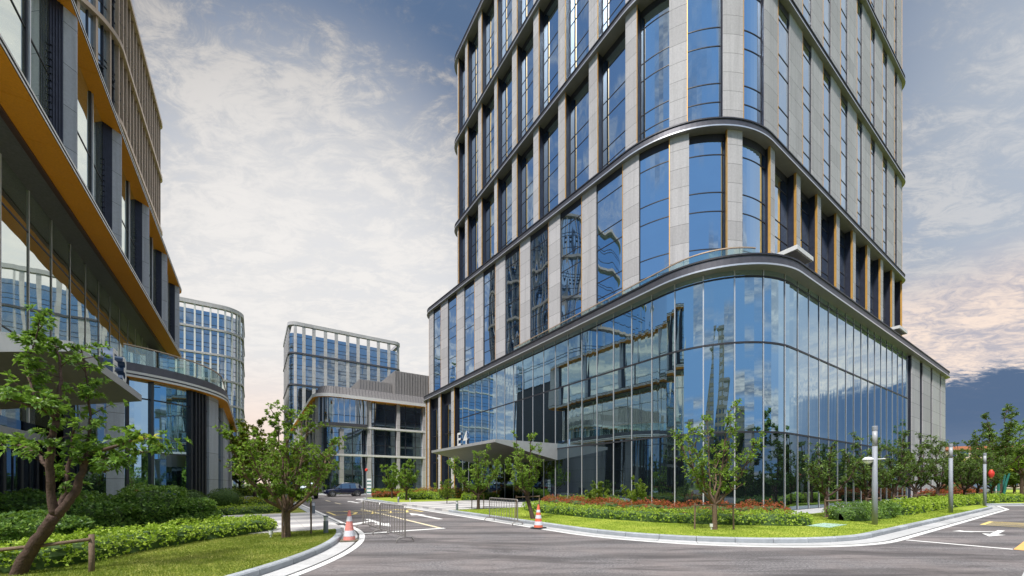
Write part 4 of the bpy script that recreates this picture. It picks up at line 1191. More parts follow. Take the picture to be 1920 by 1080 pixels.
# --- hedges and shrubs
def tube_hedge(name, pts, hw, h, leaf, label, cat='hedge', dens=1., L=.06, Wd=.035, per=4, seed=1, taper=True, z0=.1, lumps=.12, group=None, bumpf=1.3):
    """a planted strip following pts; the surface is covered in small leaves over a dark interior"""
    r = np.random.default_rng(seed)
    P = Path([tuple(p) for p in pts], closed=False)
    ox, oy = P.p[0]
    root = empty(name, (ox, oy, z0)); tag(root, label, cat, group)
    ph = r.uniform(0, 6, 6)
    def lump(q, t):
        return 1+lumps*(np.sin(q*bumpf*2.1+ph[0]+np.sin(t*2)*1.5)+.7*np.sin(q*bumpf*4.7+ph[1]+t*3)+.5*np.sin(q*bumpf*9.1+ph[2]+t*5))
    def endf(q):
        if not taper: return 1.
        e = np.minimum(q, P.len-q)/max(.01, hw*.9); return np.sqrt(np.clip(e, .02, 1))
    def surf(q, t, k=1.):
        c = np.cos(t); s = np.sin(t); f = lump(q, t)*k
        return np.sign(c)*np.abs(c)**.55*hw*f*endf(q), np.abs(s)**.55*h*f*(.55+.45*endf(q))
    # interior
    mb = MB(); N = max(8, int(P.len/.3)); m = 9; rows = []
    for i in range(N+1):
        q = P.len*i/N; c = P.at(q); n = P.nrm(q)
        for j in range(m):
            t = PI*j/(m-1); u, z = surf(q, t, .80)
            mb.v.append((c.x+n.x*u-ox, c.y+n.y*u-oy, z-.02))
    for i in range(N):
        for j in range(m-1):
            k = i*m+j; mb.f.append((k, k+1, k+m+1, k+m)); mb.m.append(0)
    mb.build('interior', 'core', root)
    n = int(P.len*(hw*1.6+2*h)*95*dens)
    q = r.uniform(0, P.len, n); t = r.uniform(.02, PI-.02, n)
    C = np.zeros((n, 3)); D = np.zeros((n, 3))
    for i in range(n):
        c = P.at(q[i]); nn = P.nrm(q[i]); u, z = surf(q[i], t[i], r.uniform(.84, 1.06))
        C[i] = (c.x+nn.x*u-ox, c.y+nn.y*u-oy, z); D[i] = (nn.x*math.cos(t[i]), nn.y*math.cos(t[i]), math.sin(t[i])+.35)
    D += r.normal(size=D.shape)*.35
    V, Q = leaves(C, D, L, Wd, .9, per, r, .1)
    np_obj('foliage', V, Q, leaf, root); return root
def ball(name, loc, rx, h, leaf, label, n=900, L=.05, Wd=.03, per=4, seed=1, cat='shrub', core=.86, lump=.05, group=None):
    r = np.random.default_rng(seed); root = empty(name, loc); tag(root, label, cat, group)
    d = r.normal(size=(n, 3)); d /= np.linalg.norm(d, axis=1, keepdims=True)
    f = 1+lump*np.sin(d[:, 0:1]*5+seed)*np.cos(d[:, 1:2]*6)+lump*np.sin(d[:, 2:3]*9+seed*2)
    C = d*np.array([rx, rx, h/2])*f*r.uniform(.9, 1.04, (n, 1))+np.array([0, 0, h*.47])
    keep = C[:, 2] > .0; C = C[keep]; d = d[keep]
    V, Q = leaves(C, d+np.array([0, 0, .3])+r.normal(size=d.shape)*.3, L, Wd, .9, per, r, .1)
    np_obj('foliage', V, Q, leaf, root)
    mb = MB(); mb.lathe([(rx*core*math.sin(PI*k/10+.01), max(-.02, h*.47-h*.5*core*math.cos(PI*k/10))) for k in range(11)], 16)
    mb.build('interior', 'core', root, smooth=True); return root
def gl(*pts): return [gz(*p)[:2] for p in pts]
# near-left bright hedge and dark shrubs
def offline(p, q, r_): return p
tube_hedge('low_hedge', [(-8.9, 6.4), (-8.75, 7.6), (-8.9, 9.0), (-8.75, 10.6), (-8.4, 12.0), (-7.95, 13.0)], .72, .50, 'leaf_hedge', 'bright green low hedge curving round the near-left lawn', dens=1.5, L=.075, Wd=.04, seed=11, per=5, lumps=.07)
tube_hedge('low_hedge', [(-11.5, 13.3), (-10.0, 13.5), (-8.3, 13.6)], .42, .34, 'leaf_hedge', 'short bright hedge along the near edge of the left driveway', dens=1.2, L=.07, Wd=.04, seed=12, per=4)
dk = ['dark broad-leaved shrub behind the near tree, at the left edge', 'dark broad-leaved shrub behind the near trunk', 'dark rounded shrub right of the near trunk', 'dark rounded shrub nearest the driveway', 'dark shrub low at the left edge']
for i, (x, y, rx, h) in enumerate(((-13.2, 10.6, 1.0, 1.22), (-11.6, 10.7, .95, 1.1), (-11.0, 11.9, 1.0, 1.28), (-10.25, 12.35, .75, .98), (-10.9, 8.8, .9, .8))):
    ball('dark_shrub', (x, y, .1), rx*1.04, h*1.14, 'leaf_dark', dk[i], 2200, .10, .058, 5, 20+i, lump=.09, group='dark shrubs behind the near hedge')
ball('dark_shrub', (-12.1, 12.9, .1), .8, 1.25, 'leaf_dark', 'dark shrub behind the others, against the entrance wall', 1200, .10, .055, 4, 27, lump=.09, group='dark shrubs behind the near hedge')
# beyond the left driveway
tube_hedge('low_hedge', gl((318, 969), (400, 966), (480, 962), (535, 958)), .8, .42, 'leaf_hedge', 'bright low hedge beyond the left driveway, in front of the two clipped balls', dens=1., L=.08, Wd=.05, seed=14)
tube_hedge('low_hedge', gl((452, 948), (500, 945), (545, 942)), 1.3, .5, 'leaf_yel', 'yellow-green hedge behind the clipped balls, beside the road', dens=.7, L=.11, Wd=.07, seed=15)
x, y, z = gz(357, 955); ball('clipped_shrub', (x, y, z), .78, 1.15, 'leaf_ball', 'smaller left one of two clipped ball shrubs by the curved glass', 1500, .06, .035, 4, 31, lump=.02)
x, y, z = gz(421, 955); ball('clipped_shrub', (x, y, z), .86, 1.28, 'leaf_ball', 'larger right one of two clipped ball shrubs by the curved glass', 1700, .06, .035, 4, 32, lump=.02)
# main island
def ab(*pts): return [W(*p) for p in pts]
tube_hedge('low_hedge', ab((-6.4, 9.6), (-6.9, 6.5), (-7.0, 3.6), (-6.2, .6), (-4.6, -1.6), (-2.6, -3.1)), .62, .50, 'leaf_hedge', 'long bright green hedge curving round the podium corner behind the kerb', dens=1.25, L=.075, Wd=.045, seed=16, per=4, lumps=.06)
tube_hedge('red_shrub_bed', ab((-4.9, 9.8), (-5.5, 6.5), (-5.5, 3.9), (-4.9, 1.4), (-3.5, -.6), (-1.8, -2.1)), .75, .72, 'leaf_red', 'red-leaved shrub bed between the long hedge and the podium glass', 'shrub', dens=.9, L=.10, Wd=.03, seed=17, per=5, lumps=.10)
tube_hedge('low_shrub_bed', ab((-3.2, 9.9), (-3.7, 6.5), (-3.7, 4.4)), .8, .72, 'leaf_warm', 'mixed green and yellow low shrubs behind the red bed, near the entrance', 'shrub', dens=.8, L=.11, Wd=.06, seed=18, lumps=.14)
for i, (px, py, tp) in enumerate(((1120, 960, 905), (1195, 962, 902), (838, 945, 900))):
    x, y, z = gz(px, py)
    l = ['pale flat-topped shrub behind the red bed, left of its twin', 'pale flat-topped shrub behind the red bed, right of its twin', 'pale flat-topped shrub below the left tip of the entrance canopy'][i]
    h = EYE+(HY-tp)/F*y-z
    make_tree('flat_topped_shrub', (x, y, z), h, .85, .35, 7, 140+i, 'leaf_warm', l, 'shrub', per=8, L=.11, Wd=.05, dens=.5, thick=.03, keep=.9)
tube_hedge('tall_hedge', ab((-50, -18.2), (-20, -18.4), (20, -18.2), (60, -18.3), (100, -18.2)), 1.1, 2.3, 'leaf_ball', 'tall clipped hedge across the road, mirrored in the lower glass', dens=.12, L=.3, Wd=.2, seed=40)
tube_hedge('low_hedge', ab((.2, -3.2), (2.5, -3.3), (5.5, -3.35)), .75, .62, 'leaf_dark', 'green shrubs around the nearest lamp post, right of the long hedge', dens=1.0, L=.09, Wd=.05, seed=41, lumps=.12)
tube_hedge('low_hedge', ab((5.8, -3.4), (12, -3.3), (20, -3.4), (29.5, -4.0), (34, -5.5)), .72, .62, 'leaf_hedge', 'bright hedge at the foot of the podium tree row, right of the nearest lamp post', dens=.7, L=.10, Wd=.06, seed=42, lumps=.10)
tube_hedge('red_shrub_bed', ab((22, -1.9), (30, -2.0), (40, -2.2)), .8, .9, 'leaf_red', 'dark red shrub bed at the far right end of the podium', 'shrub', dens=.5, L=.13, Wd=.07, seed=43)
for i, (px, py, r_) in enumerate(((1783, 921, .62), (1800, 921, .62))):
    x, y, _ = P3(px, 921, 33); ball('red_ball_shrub', (x, y, .6), r_, 1.2, 'leaf_red', ['left one of two red ball shrubs by the podium end', 'right one of two red ball shrubs by the podium end'][i], 500, .09, .05, 4, 45+i)
# planting beyond the driveway, left of the main building
tube_hedge('low_hedge', ab((-4.2, 22.6), (-1.8, 23.0), (-.3, 23.2)), .8, .62, 'leaf_hedge', 'rounded bright hedge at the far edge of the striped driveway', dens=.9, L=.11, Wd=.07, seed=51)
tube_hedge('rust_shrub_bed', ab((-6.5, 29.5), (-3.5, 28.0), (-1.2, 26.0)), .9, .95, 'leaf_rust', 'rust-coloured shrubs in front of the bronze fins of the main building', 'shrub', dens=.7, L=.13, Wd=.06, seed=52)
tube_hedge('low_hedge', ab((-8.2, 28.5), (-6.2, 26.5), (-4.6, 24.8)), .75, .7, 'leaf_hedge', 'bright hedge under the pair of small trees at the far end of the road', dens=.7, L=.12, Wd=.08, seed=53)
x, y = W(-1.2, 25.2); ball('dark_shrub', (x, y, .1), .8, 1.15, 'leaf_ball', 'dark round shrub at the foot of the main building, behind the driveway', 600, .1, .06, 4, 54)
tube_hedge('red_shrub_bed', ab((-9.4, 33.2), (-7, 34.4), (-5, 34.6)), .5, .55, 'leaf_red', 'small red flower bed behind the dark blue car', 'shrub', dens=.8, L=.13, Wd=.08, seed=55)
tube_hedge('low_hedge', ab((-10.5, 52.5), (-5, 52.6), (4, 52.6)), .7, .6, 'leaf_yel', 'yellow-green strip at the foot of the low metal-roofed building', dens=.4, L=.16, Wd=.1, seed=56)
tube_hedge('low_hedge', ab((-24, 47.5), (-19, 47.5), (-19, 60), (-19, 90)), 1.2, 1.0, 'leaf_warm', 'green hedge along the far left side of the road', dens=.3, L=.22, Wd=.14, seed=57)

# --- grass blades on the near lawns
def blades(name, region, n, mat, hmax, seed, label):
    r = np.random.default_rng(seed); pts = region(r, n)
    n = len(pts); a = r.uniform(0, 2*PI, n); h = hmax*r.uniform(.4, 1, n); w = .006+.004*r.random(n)
    le = r.normal(size=(n, 2))*.018
    b = np.column_stack([pts, np.full(n, .113)])
    dx = np.column_stack([np.cos(a)*w, np.sin(a)*w, np.zeros(n)])
    V = np.stack([b-dx, b+dx, b+np.column_stack([le, h])], 1).reshape(-1, 3)
    o = np_obj(name, V, np.arange(3*n).reshape(-1, 3), mat); o['kind'] = 'stuff'; return o
def inside(path, A, Bv):
    ps = path.offs(-.17); c = np.zeros(len(A), bool); j = len(ps)-1
    for i in range(len(ps)):
        xi, yi = ps[i]; xj, yj = ps[j]
        with np.errstate(divide='ignore', invalid='ignore'):
            t = ((yi > Bv) != (yj > Bv)) & (A < (xj-xi)*(Bv-yi)/((yj-yi) or 1e-12)+xi)
        c ^= t; j = i
    return c
def reg_left(r, n):
    A = r.uniform(-26, -17.3, n); Bv = r.uniform(-3.0, 5.0, n); k = inside(LI, A, Bv); A, Bv = A[k], Bv[k]
    return np.column_stack([C0[0]+A*CT-Bv*ST, C0[1]+A*ST+Bv*CT])
def reg_main(r, n):
    A = r.uniform(-10.6, 14, n); Bv = r.uniform(-5.3, 11.3, n)
    k = inside(MI, A, Bv) & ((A < -5.5) | (Bv < -1.2)); A, Bv = A[k], Bv[k]
    return np.column_stack([C0[0]+A*CT-Bv*ST, C0[1]+A*ST+Bv*CT])
blades('grass', reg_left, 150000, 'blade', .045, 71, '')
blades('grass', reg_main, 150000, 'blade2', .045, 72, '')
# ================================================================== street furniture and vehicles
def cone(loc, label, faded, rz=0):
    root = empty('traffic_cone', loc, rz); tag(root, label, 'traffic cone')
    H = .86
    mb = MB(); mb.prism([(-.23, -.19), (-.19, -.23), (.19, -.23), (.23, -.19), (.23, .19), (.19, .23), (-.19, .23), (-.23, .19)], 0, .035)
    mb.build('base', 'rubber2' if faded else 'rubber', root)
    mb = MB(); mb.lathe([(.165, .036), (.16, .07), (.033, H-.02), (.028, H), (.012, H+.002)], 24); mb.build('body', 'conep' if faded else 'cone', root, smooth=False)
    for z0, z1 in (((.14, .30), (.56, .70)) if faded else ((.12, .25), (.36, .48), (.58, .67))):
        f = lambda z: .16-(z-.07)/(H-.09)*.127+.003
        mb = MB(); mb.lathe([(f(z0)-.004, z0-.001), (f(z0), z0), (f(z1), z1), (f(z1)-.004, z1+.001)], 24); mb.build('reflective_band', 'conew', root)
    return root
x, y, _ = gz(655, 1015, 0); cone((x, y, .014), 'faded pink traffic cone standing at the kerb beside the barriers', True, .3)
x, y, _ = gz(1009.5, 991, 0); cone((x, y, .014), 'bright orange and white striped traffic cone at the right-hand kerb', False, .9)
def barrier(p0, p1, label, feet=(0, 1), n=10, H=1.0, group='crowd barriers at the road entry', mid_foot=False):
    """p0, p1: foot positions of the end posts"""
    a = Vector(p0); b = Vector(p1); d = (b-a); Ln = d.length; ang = math.atan2(d.y, d.x)
    root = empty('crowd_barrier', (a.x, a.y, .004), ang); tag(root, label, 'barrier', group)
    mb = MB(); r = .023
    mb.tube([(0, 0, .12), (0, 0, H-.05), (.03, 0, H-.01), (.07, 0, H), (Ln-.07, 0, H), (Ln-.03, 0, H-.01), (Ln, 0, H-.05), (Ln, 0, .12)], r, 8)
    mb.tube([(0, 0, .17), (Ln, 0, .17)], r*.8, 8)
    mb.build('frame', 'steel', root)
    mb = MB()
    for i in range(1, n): mb.tube([(Ln*i/n, 0, .17), (Ln*i/n, 0, H)], .011, 6)
    mb.build('bars', 'steel', root)
    for f in feet:
        mb = MB(); x = Ln*f
        mb.tube([(x, -.24, 0), (x, -.235, .07), (x, -.18, .125), (x, 0, .14), (x, .18, .125), (x, .235, .07), (x, .24, 0)], .021, 8)
        mb.build('foot', 'steel', root)
    return root
g = lambda px, py: gz(px, py, 0)[:2]
pA, pB, pC = g(681, 990), g(712.5, 1001.5), g(759.5, 1017)
barrier(pA, pB, 'far panel of the two joined steel barriers on the road', (0,), 6)
barrier((pB[0]+.03, pB[1]-.04), pC, 'near panel of the two joined steel barriers on the road', (0, 1), 10)
barrier(g(918, 976), g(970.5, 985), 'steel barrier standing alone by the right-hand kerb', (0, 1), 11)
def bollard(px, py, label, h=.55, r=.07, z=.11):
    x, y, _ = gz(px, py, z); root = empty('bollard_light', (x, y, z)); tag(root, label, 'bollard light', 'garden bollard lights')
    mb = MB(); mb.lathe([(r, -.02), (r, h*.7)], 16); mb.build('post', 'bollard', root)
    mb = MB(); mb.lathe([(r*.8, h*.7), (r*.8, h*.92)], 16); mb.build('lens', 'conew', root)
    mb = MB(); mb.lathe([(r*1.02, h*.92), (r*1.02, h*.985), (r*.8, h)], 16); mb.build('cap', 'bollard', root)
bollard(611, 1000, 'grey bollard light on the lawn corner left of the pink cone')
bollard(584, 963, 'left one of a close pair of bollard lights by the left driveway', .6)
bollard(588, 964, 'right one of a close pair of bollard lights by the left driveway', .6)
bollard(857, 957, 'bollard light at the near edge of the striped driveway, left of the tree')
bollard(747, 943, 'bollard light on the far lawn strip behind the barriers', .5)
def spot(px, py, label, h=.2, w=.05, z=.11):
    x, y, _ = gz(px, py, z); root = empty('garden_spotlight', (x, y, z)); tag(root, label, 'garden light', 'small garden spotlights')
    mb = MB(); mb.lathe([(w*.5, -.02), (w*.5, h*.4), (w, h*.45), (w*1.1, h)], 12); mb.build('housing', 'camwhite', root)
    mb = MB(); mb.lathe([(w*.9, h), (w*.85, h+.01)], 12); mb.build('lens', 'carglass', root)
spot(508, 1008, 'small white spotlight at the end of the near hedge'); spot(1334, 993, 'small white spotlight at the foot of the framed tree')
spot(769, 941, 'small white spotlight under the far pair of trees', .3)
def lamp(a, b, label, h, cam, r=.08):
    X, Y = W(a, b); root = empty('lamp_post', (X, Y, .1)); tag(root, label, 'lamp post', 'lamp posts along the right-hand kerb')
    mb = MB(); mb.lathe([(r*1.05, -.02), (r*1.05, 1.6), (r*.97, 1.62), (r*.95, h-.75)], 20); mb.build('pole', 'lampgrey', root, smooth=True)
    mb = MB(); mb.lathe([(r*.93, h-.75), (r*.93, h-.16)], 20); mb.build('lamp_lens', 'lens', root, smooth=True)
    mb = MB(); mb.lathe([(r*1.06, h-.16), (r*1.06, h-.02), (r*.9, h)], 20); mb.build('cap', 'lampgrey', root)
    if cam:
        mb = MB(); mb.tube([(-.24, 0, 2.42), (.42, 0, 2.46)], .018, 8); mb.tube([(.02, 0, 2.44), (.02, 0, 2.3)], .02, 6); c = mb.build('camera_arm', 'camwhite', root)
        mb = MB(); mb.lathe([(.03, 2.52), (.10, 2.50), (.165, 2.44), (.17, 2.41)], 18, 0, (-.25, 0)); mb.lathe([(.15, 2.41), (.15, 2.385)], 18, 1, (-.25, 0)); mb.lathe([(.155, 2.385), (.12, 2.32), (.04, 2.27)], 18, 0, (-.25, 0))
        mb.build('dome_camera', ['camwhite', 'rubber'], c)
        mb = MB(); mb.box(.38, .46, -.03, .03, 2.48, 2.54); mb.build('sensor', 'rubber', c)
    return root
lamp(-.7, -4.45, 'nearest and thickest lamp post, with a white dome camera on its left', 3.66, True)
lamp(10.4, -4.75, 'second lamp post along the right-hand kerb, among the row trees', 3.6, False)
l3 = lamp(21.6, -4.7, 'third and farthest lamp post along the right-hand kerb, with a red lantern', 3.6, False)
def lantern(root_loc, label, r=.15):
    root = empty('red_lantern', root_loc); tag(root, label, 'lantern')
    mb = MB(); mb.lathe([(.08, -.02), (r*.6, .04), (r*.95, .14), (r, .24), (r*.95, .34), (r*.6, .44), (.08, .5)], 16); mb.build('shade', 'red', root, smooth=True)
    mb = MB(); mb.lathe([(.07, -.06), (.07, -.021)], 10); mb.lathe([(.07, .501), (.07, .54)], 10); mb.build('rim', 'gold', root)
X, Y = W(21.6, -4.7); lantern((X+.32, Y-.1, 2.05), 'round red lantern hanging on the third lamp post')
# slim banner pole behind the car
x, y, _ = gz(687, 936, .1); bp = empty('banner_pole', (x, y, .1)); tag(bp, 'slim pole with a striped green and white banner behind the dark blue car', 'pole')
mb = MB(); mb.tube([(0, 0, -.05), (0, 0, 3.0)], .04, 8); mb.build('pole', 'lampgrey', bp)
mb = MB(); mb.box(.06, .46, -.01, .01, .5, 2.0, 0)
for k in range(4): mb.prism([(.06, -.014), (.46, -.014), (.46, -.0105), (.06, -.0105)], .6+k*.36, .72+k*.36, 1)
mb.build('banner', ['camwhite', 'teal'], bp)
mb = MB(); mb.lathe([(.05, 2.7), (.13, 2.75), (.13, 2.9), (.05, 2.98)], 12); mb.build('lantern', 'red', bp)
# tree supports
def stakes(loc, pts, bar, label, z=.7, r=.028):
    root = empty('tree_support', loc); tag(root, label, 'tree support')
    for (dx, dy) in pts:
        mb = MB(); mb.tube([(dx, dy, -.05), (dx*.97, dy, z+.06)], r, 8); mb.build('stake', 'wood', root)
    for (a, b) in bar:
        mb = MB(); mb.tube([(pts[a][0], pts[a][1]-r*1.7, z-.02), (pts[b][0], pts[b][1]-r*1.7, z+.02)], r*.9, 8); mb.build('crossbar', 'wood', root)
    return root
x, y, z = gz(1340, 993); stakes((x, y, z), [(-.62, .1), (.62, -.02)], [(0, 1)], 'wooden frame with a crossbar holding the open-crowned tree', .82)
x, y, z = gz(897, 955); stakes((x, y, z), [(-.42, .3), (.30, .25)], [(0, 1)], 'wooden frame holding the tree beside the striped driveway', .85)
x, y, z = gz(1000, 973); stakes((x, y, z), [(-.75, .35), (.28, .2)], [(0, 1)], 'wooden frame holding the leaning tree behind the orange cone', .95)
x, y, z = gz(538, 1008); stakes((x, y, z), [(.30, .75), (-.02, -.18)], [], 'bamboo stakes beside the round leafy tree', 1.05, .026)
for i, (a, b) in enumerate(row):
    X, Y = W(a, b); s = stakes((X, Y, .1), [(-.34, -.34), (.36, -.3)], [(0, 1)], ['wooden frame at the first tree of the podium row', 'wooden frame at the tree behind the nearest lamp post', 'wooden frame at the tall tree right of the nearest lamp post', 'wooden frame at the tree before the first stone pilaster', 'wooden frame at the tree left of the second lamp post', 'wooden frame at the dense dark tree of the podium row', 'wooden frame at the tree just before the third lamp post', 'wooden frame at the farthest tree of the podium row'][i], .78, .035)
    s['group'] = 'tree frames along the podium row'
# near rail holding the leaning tree
Yn = 6.75
root = empty('rail_support', (P3(172, 1084, Yn)[0], Yn, .1)); tag(root, 'weathered log rail and post tied to the near leaning tree at bottom left', 'tree support')
ox = root.location.x
def lp(px, py, dy=0): p = P3(px, py, Yn+dy); return (p[0]-ox, dy, p[2]-.1)
mb = MB(); mb.tube([lp(171, 1100), lp(172, 1050), lp(171.5, 1002)], [.041, .04, .038], 12); mb.build('post', 'wood', root, smooth=True)
mb = MB(); mb.tube([lp(-60, 1038, -.35), lp(0, 1031, -.22), (lp(85, 1022, -.12)), lp(170, 1011, -.03)], [.034, .033, .032, .03], 10); mb.build('rail', 'wood', root, smooth=True)
mb = MB()
for k in range(3): 
    c = lp(57+k*2, 1024+k*2, -.155); mb.tube([(c[0], c[1]-.06, c[2]-.06+k*.01), (c[0]+.02, c[1]-.05, c[2]+.06)], .008, 5)
mb.build('tie', 'conew', root)

def car(name, loc, rz, label, paint='carpaint', s=1., cat='car'):
    """estate-shaped car, nose towards +x"""
    root = empty(name, loc, rz); tag(root, label, cat); root.scale = (s, s, s)
    Lh, Wh = 2.35, .92
    # lower body by cross sections (x, half width, z bottom, z shoulder)
    secs = [(-2.35, .70, .45, .95), (-2.25, .84, .34, 1.02), (-1.8, .92, .28, 1.04), (-.6, .94, .26, 1.02), (.7, .94, .26, 1.0), (1.35, .92, .28, .96), (1.95, .88, .30, .86), (2.25, .78, .36, .76), (2.35, .62, .42, .66)]
    mb = MB(); m = 10
    for (x, w, zb, zs) in secs:
        for (u, v) in ((-.86, 0), (-1, .18), (-1.01, .55), (-.97, .9), (-.86, 1.), (.86, 1.), (.97, .9), (1.01, .55), (1, .18), (.86, 0)):
            mb.v.append((x, w*u, zb+(zs-zb)*v))
    for i in range(len(secs)-1):
        for j in range(m):
            a = i*m+j; b = i*m+(j+1) % m; mb.f.append((a, a+m, b+m, b)); mb.m.append(0)
    mb.f.append(tuple(range(m))); mb.m.append(0); mb.f.append(tuple((len(secs)-1)*m+j for j in range(m))[::-1]); mb.m.append(0)
    body = mb.build('body', paint, root, smooth=False)
    # greenhouse
    st = [(-2.15, 1.0, .70, .0), (-1.75, 1.52, .64, 0), (-1.2, 1.62, .66, 0), (.0, 1.63, .67, 0), (.45, 1.56, .66, 0), (1.2, 1.0, .74, 0)]
    base = [(-2.2, .80), (-1.9, .86), (-1.3, .88), (.0, .88), (.8, .86), (1.28, .82)]
    mb = MB()
    for (x, z, w, _), (xb, wb) in zip(st, base):
        mb.v += [(xb, -wb, 1.0), (x, -w, z), (x, w, z), (xb, wb, 1.0)]
    for i in range(5):
        k = 4*i
        mb.f.append((k, k+4, k+5, k+1)); mb.m.append(1); mb.f.append((k+1, k+5, k+6, k+2)); mb.m.append(0 if i in (1, 2, 3) else 1); mb.f.append((k+2, k+6, k+7, k+3)); mb.m.append(1)
    mb.build('cabin', [paint, 'carglass'], root)
    for sy in (-1, 1):
        for (x0, x1) in ((-1.78, -1.70), (-.62, -.52), (.42, .50)):
            mb = MB(); mb.add([(x0, sy*.885, 1.0), (x1, sy*.885, 1.0), (x1*.97, sy*.685, 1.56), (x0*.97, sy*.685, 1.56)], [(0, 1, 2, 3)])
            mb.build('pillar', paint, root)
        mb = MB(); mb.tube([(-1.6, sy*.60, 1.66), (-.5, sy*.62, 1.70), (.3, sy*.60, 1.66)], .018, 6); mb.build('roof_rail', 'chrome', root)
        mb = MB(); mb.box(-1.0, 1.0, min(sy*.945, sy*.965), max(sy*.945, sy*.965), .40, .45); mb.build('side_trim', 'chrome', root)
        mb = MB(); mb.box(.62, .80, min(sy*.95, sy*1.08), max(sy*.95, sy*1.08), .98, 1.10); mb.build('mirror', paint, root)
        mb = MB(); mb.box(2.12, 2.30, min(sy*.45, sy*.78), max(sy*.45, sy*.78), .66, .76); mb.build('headlight', 'lamp_w', root)
        mb = MB(); mb.box(-2.38, -2.2, min(sy*.45, sy*.80), max(sy*.45, sy*.80), .86, 1.0); mb.build('tail_light', 'lamp_r', root)
        for x in (-1.42, 1.42):
            wr = empty('wheel', (0, 0, 0)); COL.objects.unlink(wr); bpy.data.objects.remove(wr)
            mb = MB(); n = 24
            def ring(prof, mi):
                k = len(mb.v)
                for (yy, rr) in prof:
                    for j in range(n):
                        t = 2*PI*j/n; mb.v.append((x+rr*math.cos(t), sy*yy, .36+rr*math.sin(t)))
                for i in range(len(prof)-1):
                    for j in range(n): mb.f.append((k+i*n+j, k+i*n+(j+1) % n, k+(i+1)*n+(j+1) % n, k+(i+1)*n+j)); mb.m.append(mi)
            ring([(.70, .2), (.70, .36), (.93, .36), (.96, .33), (.96, .25)], 0); w = mb.build('wheel', 'rubber', root)
            mb = MB(); ring([(.93, .25), (.94, .22), (.90, .20)], 0)
            for j in range(5):
                t = 2*PI*j/5+.3; c, s_ = math.cos(t), math.sin(t)
                mb.add([(x+.03*s_, sy*.93, .36-.03*c), (x-.03*s_, sy*.93, .36+.03*c), (x+.23*c-.04*s_, sy*.93, .36+.23*s_+.04*c), (x+.23*c+.04*s_, sy*.93, .36+.23*s_-.04*c)], [(0, 1, 2, 3)])
            mb.build('rim', 'rim', w)
            mb = MB(); ring([(.945, .44), (.955, .37)], 0); mb.build('wheel_arch', 'rubber', root)
    mb = MB(); mb.box(2.30, 2.37, -.42, .42, .50, .72); mb.build('grille', 'chrome', root)
    return root
X, Y = W(-10.5, 42.9)
car('parked_car', (X, Y, .003), TH+PI, 'dark blue estate car crossing the far end of the road, seen side-on')
X, Y = W(-15.4, 38.6)
car('parked_car', (X, Y, .003), TH+PI/2+.1, 'dark vehicle partly hidden behind the round leafy tree', 'carblack', 1.12)
for i, (px, lb) in enumerate(((1822, 'white car parked behind the row trees at far right'), (1846, 'silver-white car parked left of the third lamp post'))):
    x, y, _ = P3(px, 930, 47+i); car('parked_car', (x, y, .0), .3, lb, 'carwhite')
# grey louvred cabinet by the road
x, y, _ = gz(570, 941, .0); root = empty('utility_cabinet', (x, y, .1), .5); tag(root, 'low grey slatted cabinet at the road edge behind the round leafy tree', 'cabinet')
mb = MB(); mb.box(-.55, .55, -.35, .35, -.1, .12); mb.build('base', 'gutter', root)
mb = MB(); mb.box(-.5, .5, -.3, .3, .12, 1.0); mb.build('body', 'bollard', root)
mb = MB()
for k in range(6): mb.box(-.48, .48, -.34, -.302, .2+k*.13, .25+k*.13)
mb.build('slats', 'lampgrey', root)
# ================================================================== camera, sky, sun
cam = bpy.data.cameras.new('camera'); co = bpy.data.objects.new('camera', cam); COL.objects.link(co)
co.location = (0, 0, EYE); co.rotation_euler = (PI/2, 0, 0)
cam.sensor_width = 36; cam.lens = 36*F/1920; cam.shift_x = 0; cam.shift_y = (HY-540)/1920
cam.clip_start = .05; cam.clip_end = 5000
SC.camera = co

SUN_EL, SUN_AZ = R(57), R(208)          # azimuth clockwise from +Y
w = bpy.data.worlds.new("World"); SC.world = w; w.use_nodes = True
nt = w.node_tree; nt.nodes.clear()
out = nt.nodes.new('ShaderNodeOutputWorld'); bg = nt.nodes.new('ShaderNodeBackground')
bg.inputs[1].default_value = .1
sky = nt.nodes.new('ShaderNodeTexSky'); sky.sky_type = 'NISHITA'; sky.sun_disc = False
sky.sun_elevation = SUN_EL; sky.sun_rotation = SUN_AZ
sky.air_density = 1.3; sky.dust_density = 1.2; sky.ozone_density = 2.5
tc = nt.nodes.new('ShaderNodeTexCoord'); sp = nt.nodes.new('ShaderNodeSeparateXYZ')
nt.links.new(tc.outputs['Generated'], sp.inputs[0])
zc = math_(nt, 'ADD', math_(nt, 'MAXIMUM', sp.outputs[2], 0.), .16)
cb = nt.nodes.new('ShaderNodeCombineXYZ')
nt.links.new(math_(nt, 'DIVIDE', sp.outputs[0], zc), cb.inputs[0]); nt.links.new(math_(nt, 'DIVIDE', sp.outputs[1], zc), cb.inputs[1])
mp = nt.nodes.new('ShaderNodeMapping'); mp.inputs['Rotation'].default_value = (0, 0, .55); mp.inputs['Scale'].default_value = (1.0, 1.7, 1)
nt.links.new(cb.outputs[0], mp.inputs[0])
def wn(scale, det, rough, dist=0., v=None):
    n = node(nt, 'ShaderNodeTexNoise', Scale=scale, Detail=det, Roughness=rough, Distortion=dist)
    nt.links.new(v or mp.outputs[0], n.inputs['Vector']); return n.outputs['Fac']
big = wn(.8, 3., .5, .4); mid = wn(3.8, 10., .66, .6); fine = wn(11., 9., .72, 1.0)
def dirdot(v):
    v = Vector(v).normalized()
    n = nt.nodes.new('ShaderNodeVectorMath'); n.operation = 'DOT_PRODUCT'
    nt.links.new(tc.outputs['Generated'], n.inputs[0]); n.inputs[1].default_value = v
    return n.outputs['Value']
def px_dir(px, py): return ((px-CX)/F, 1, (HY-py)/F)
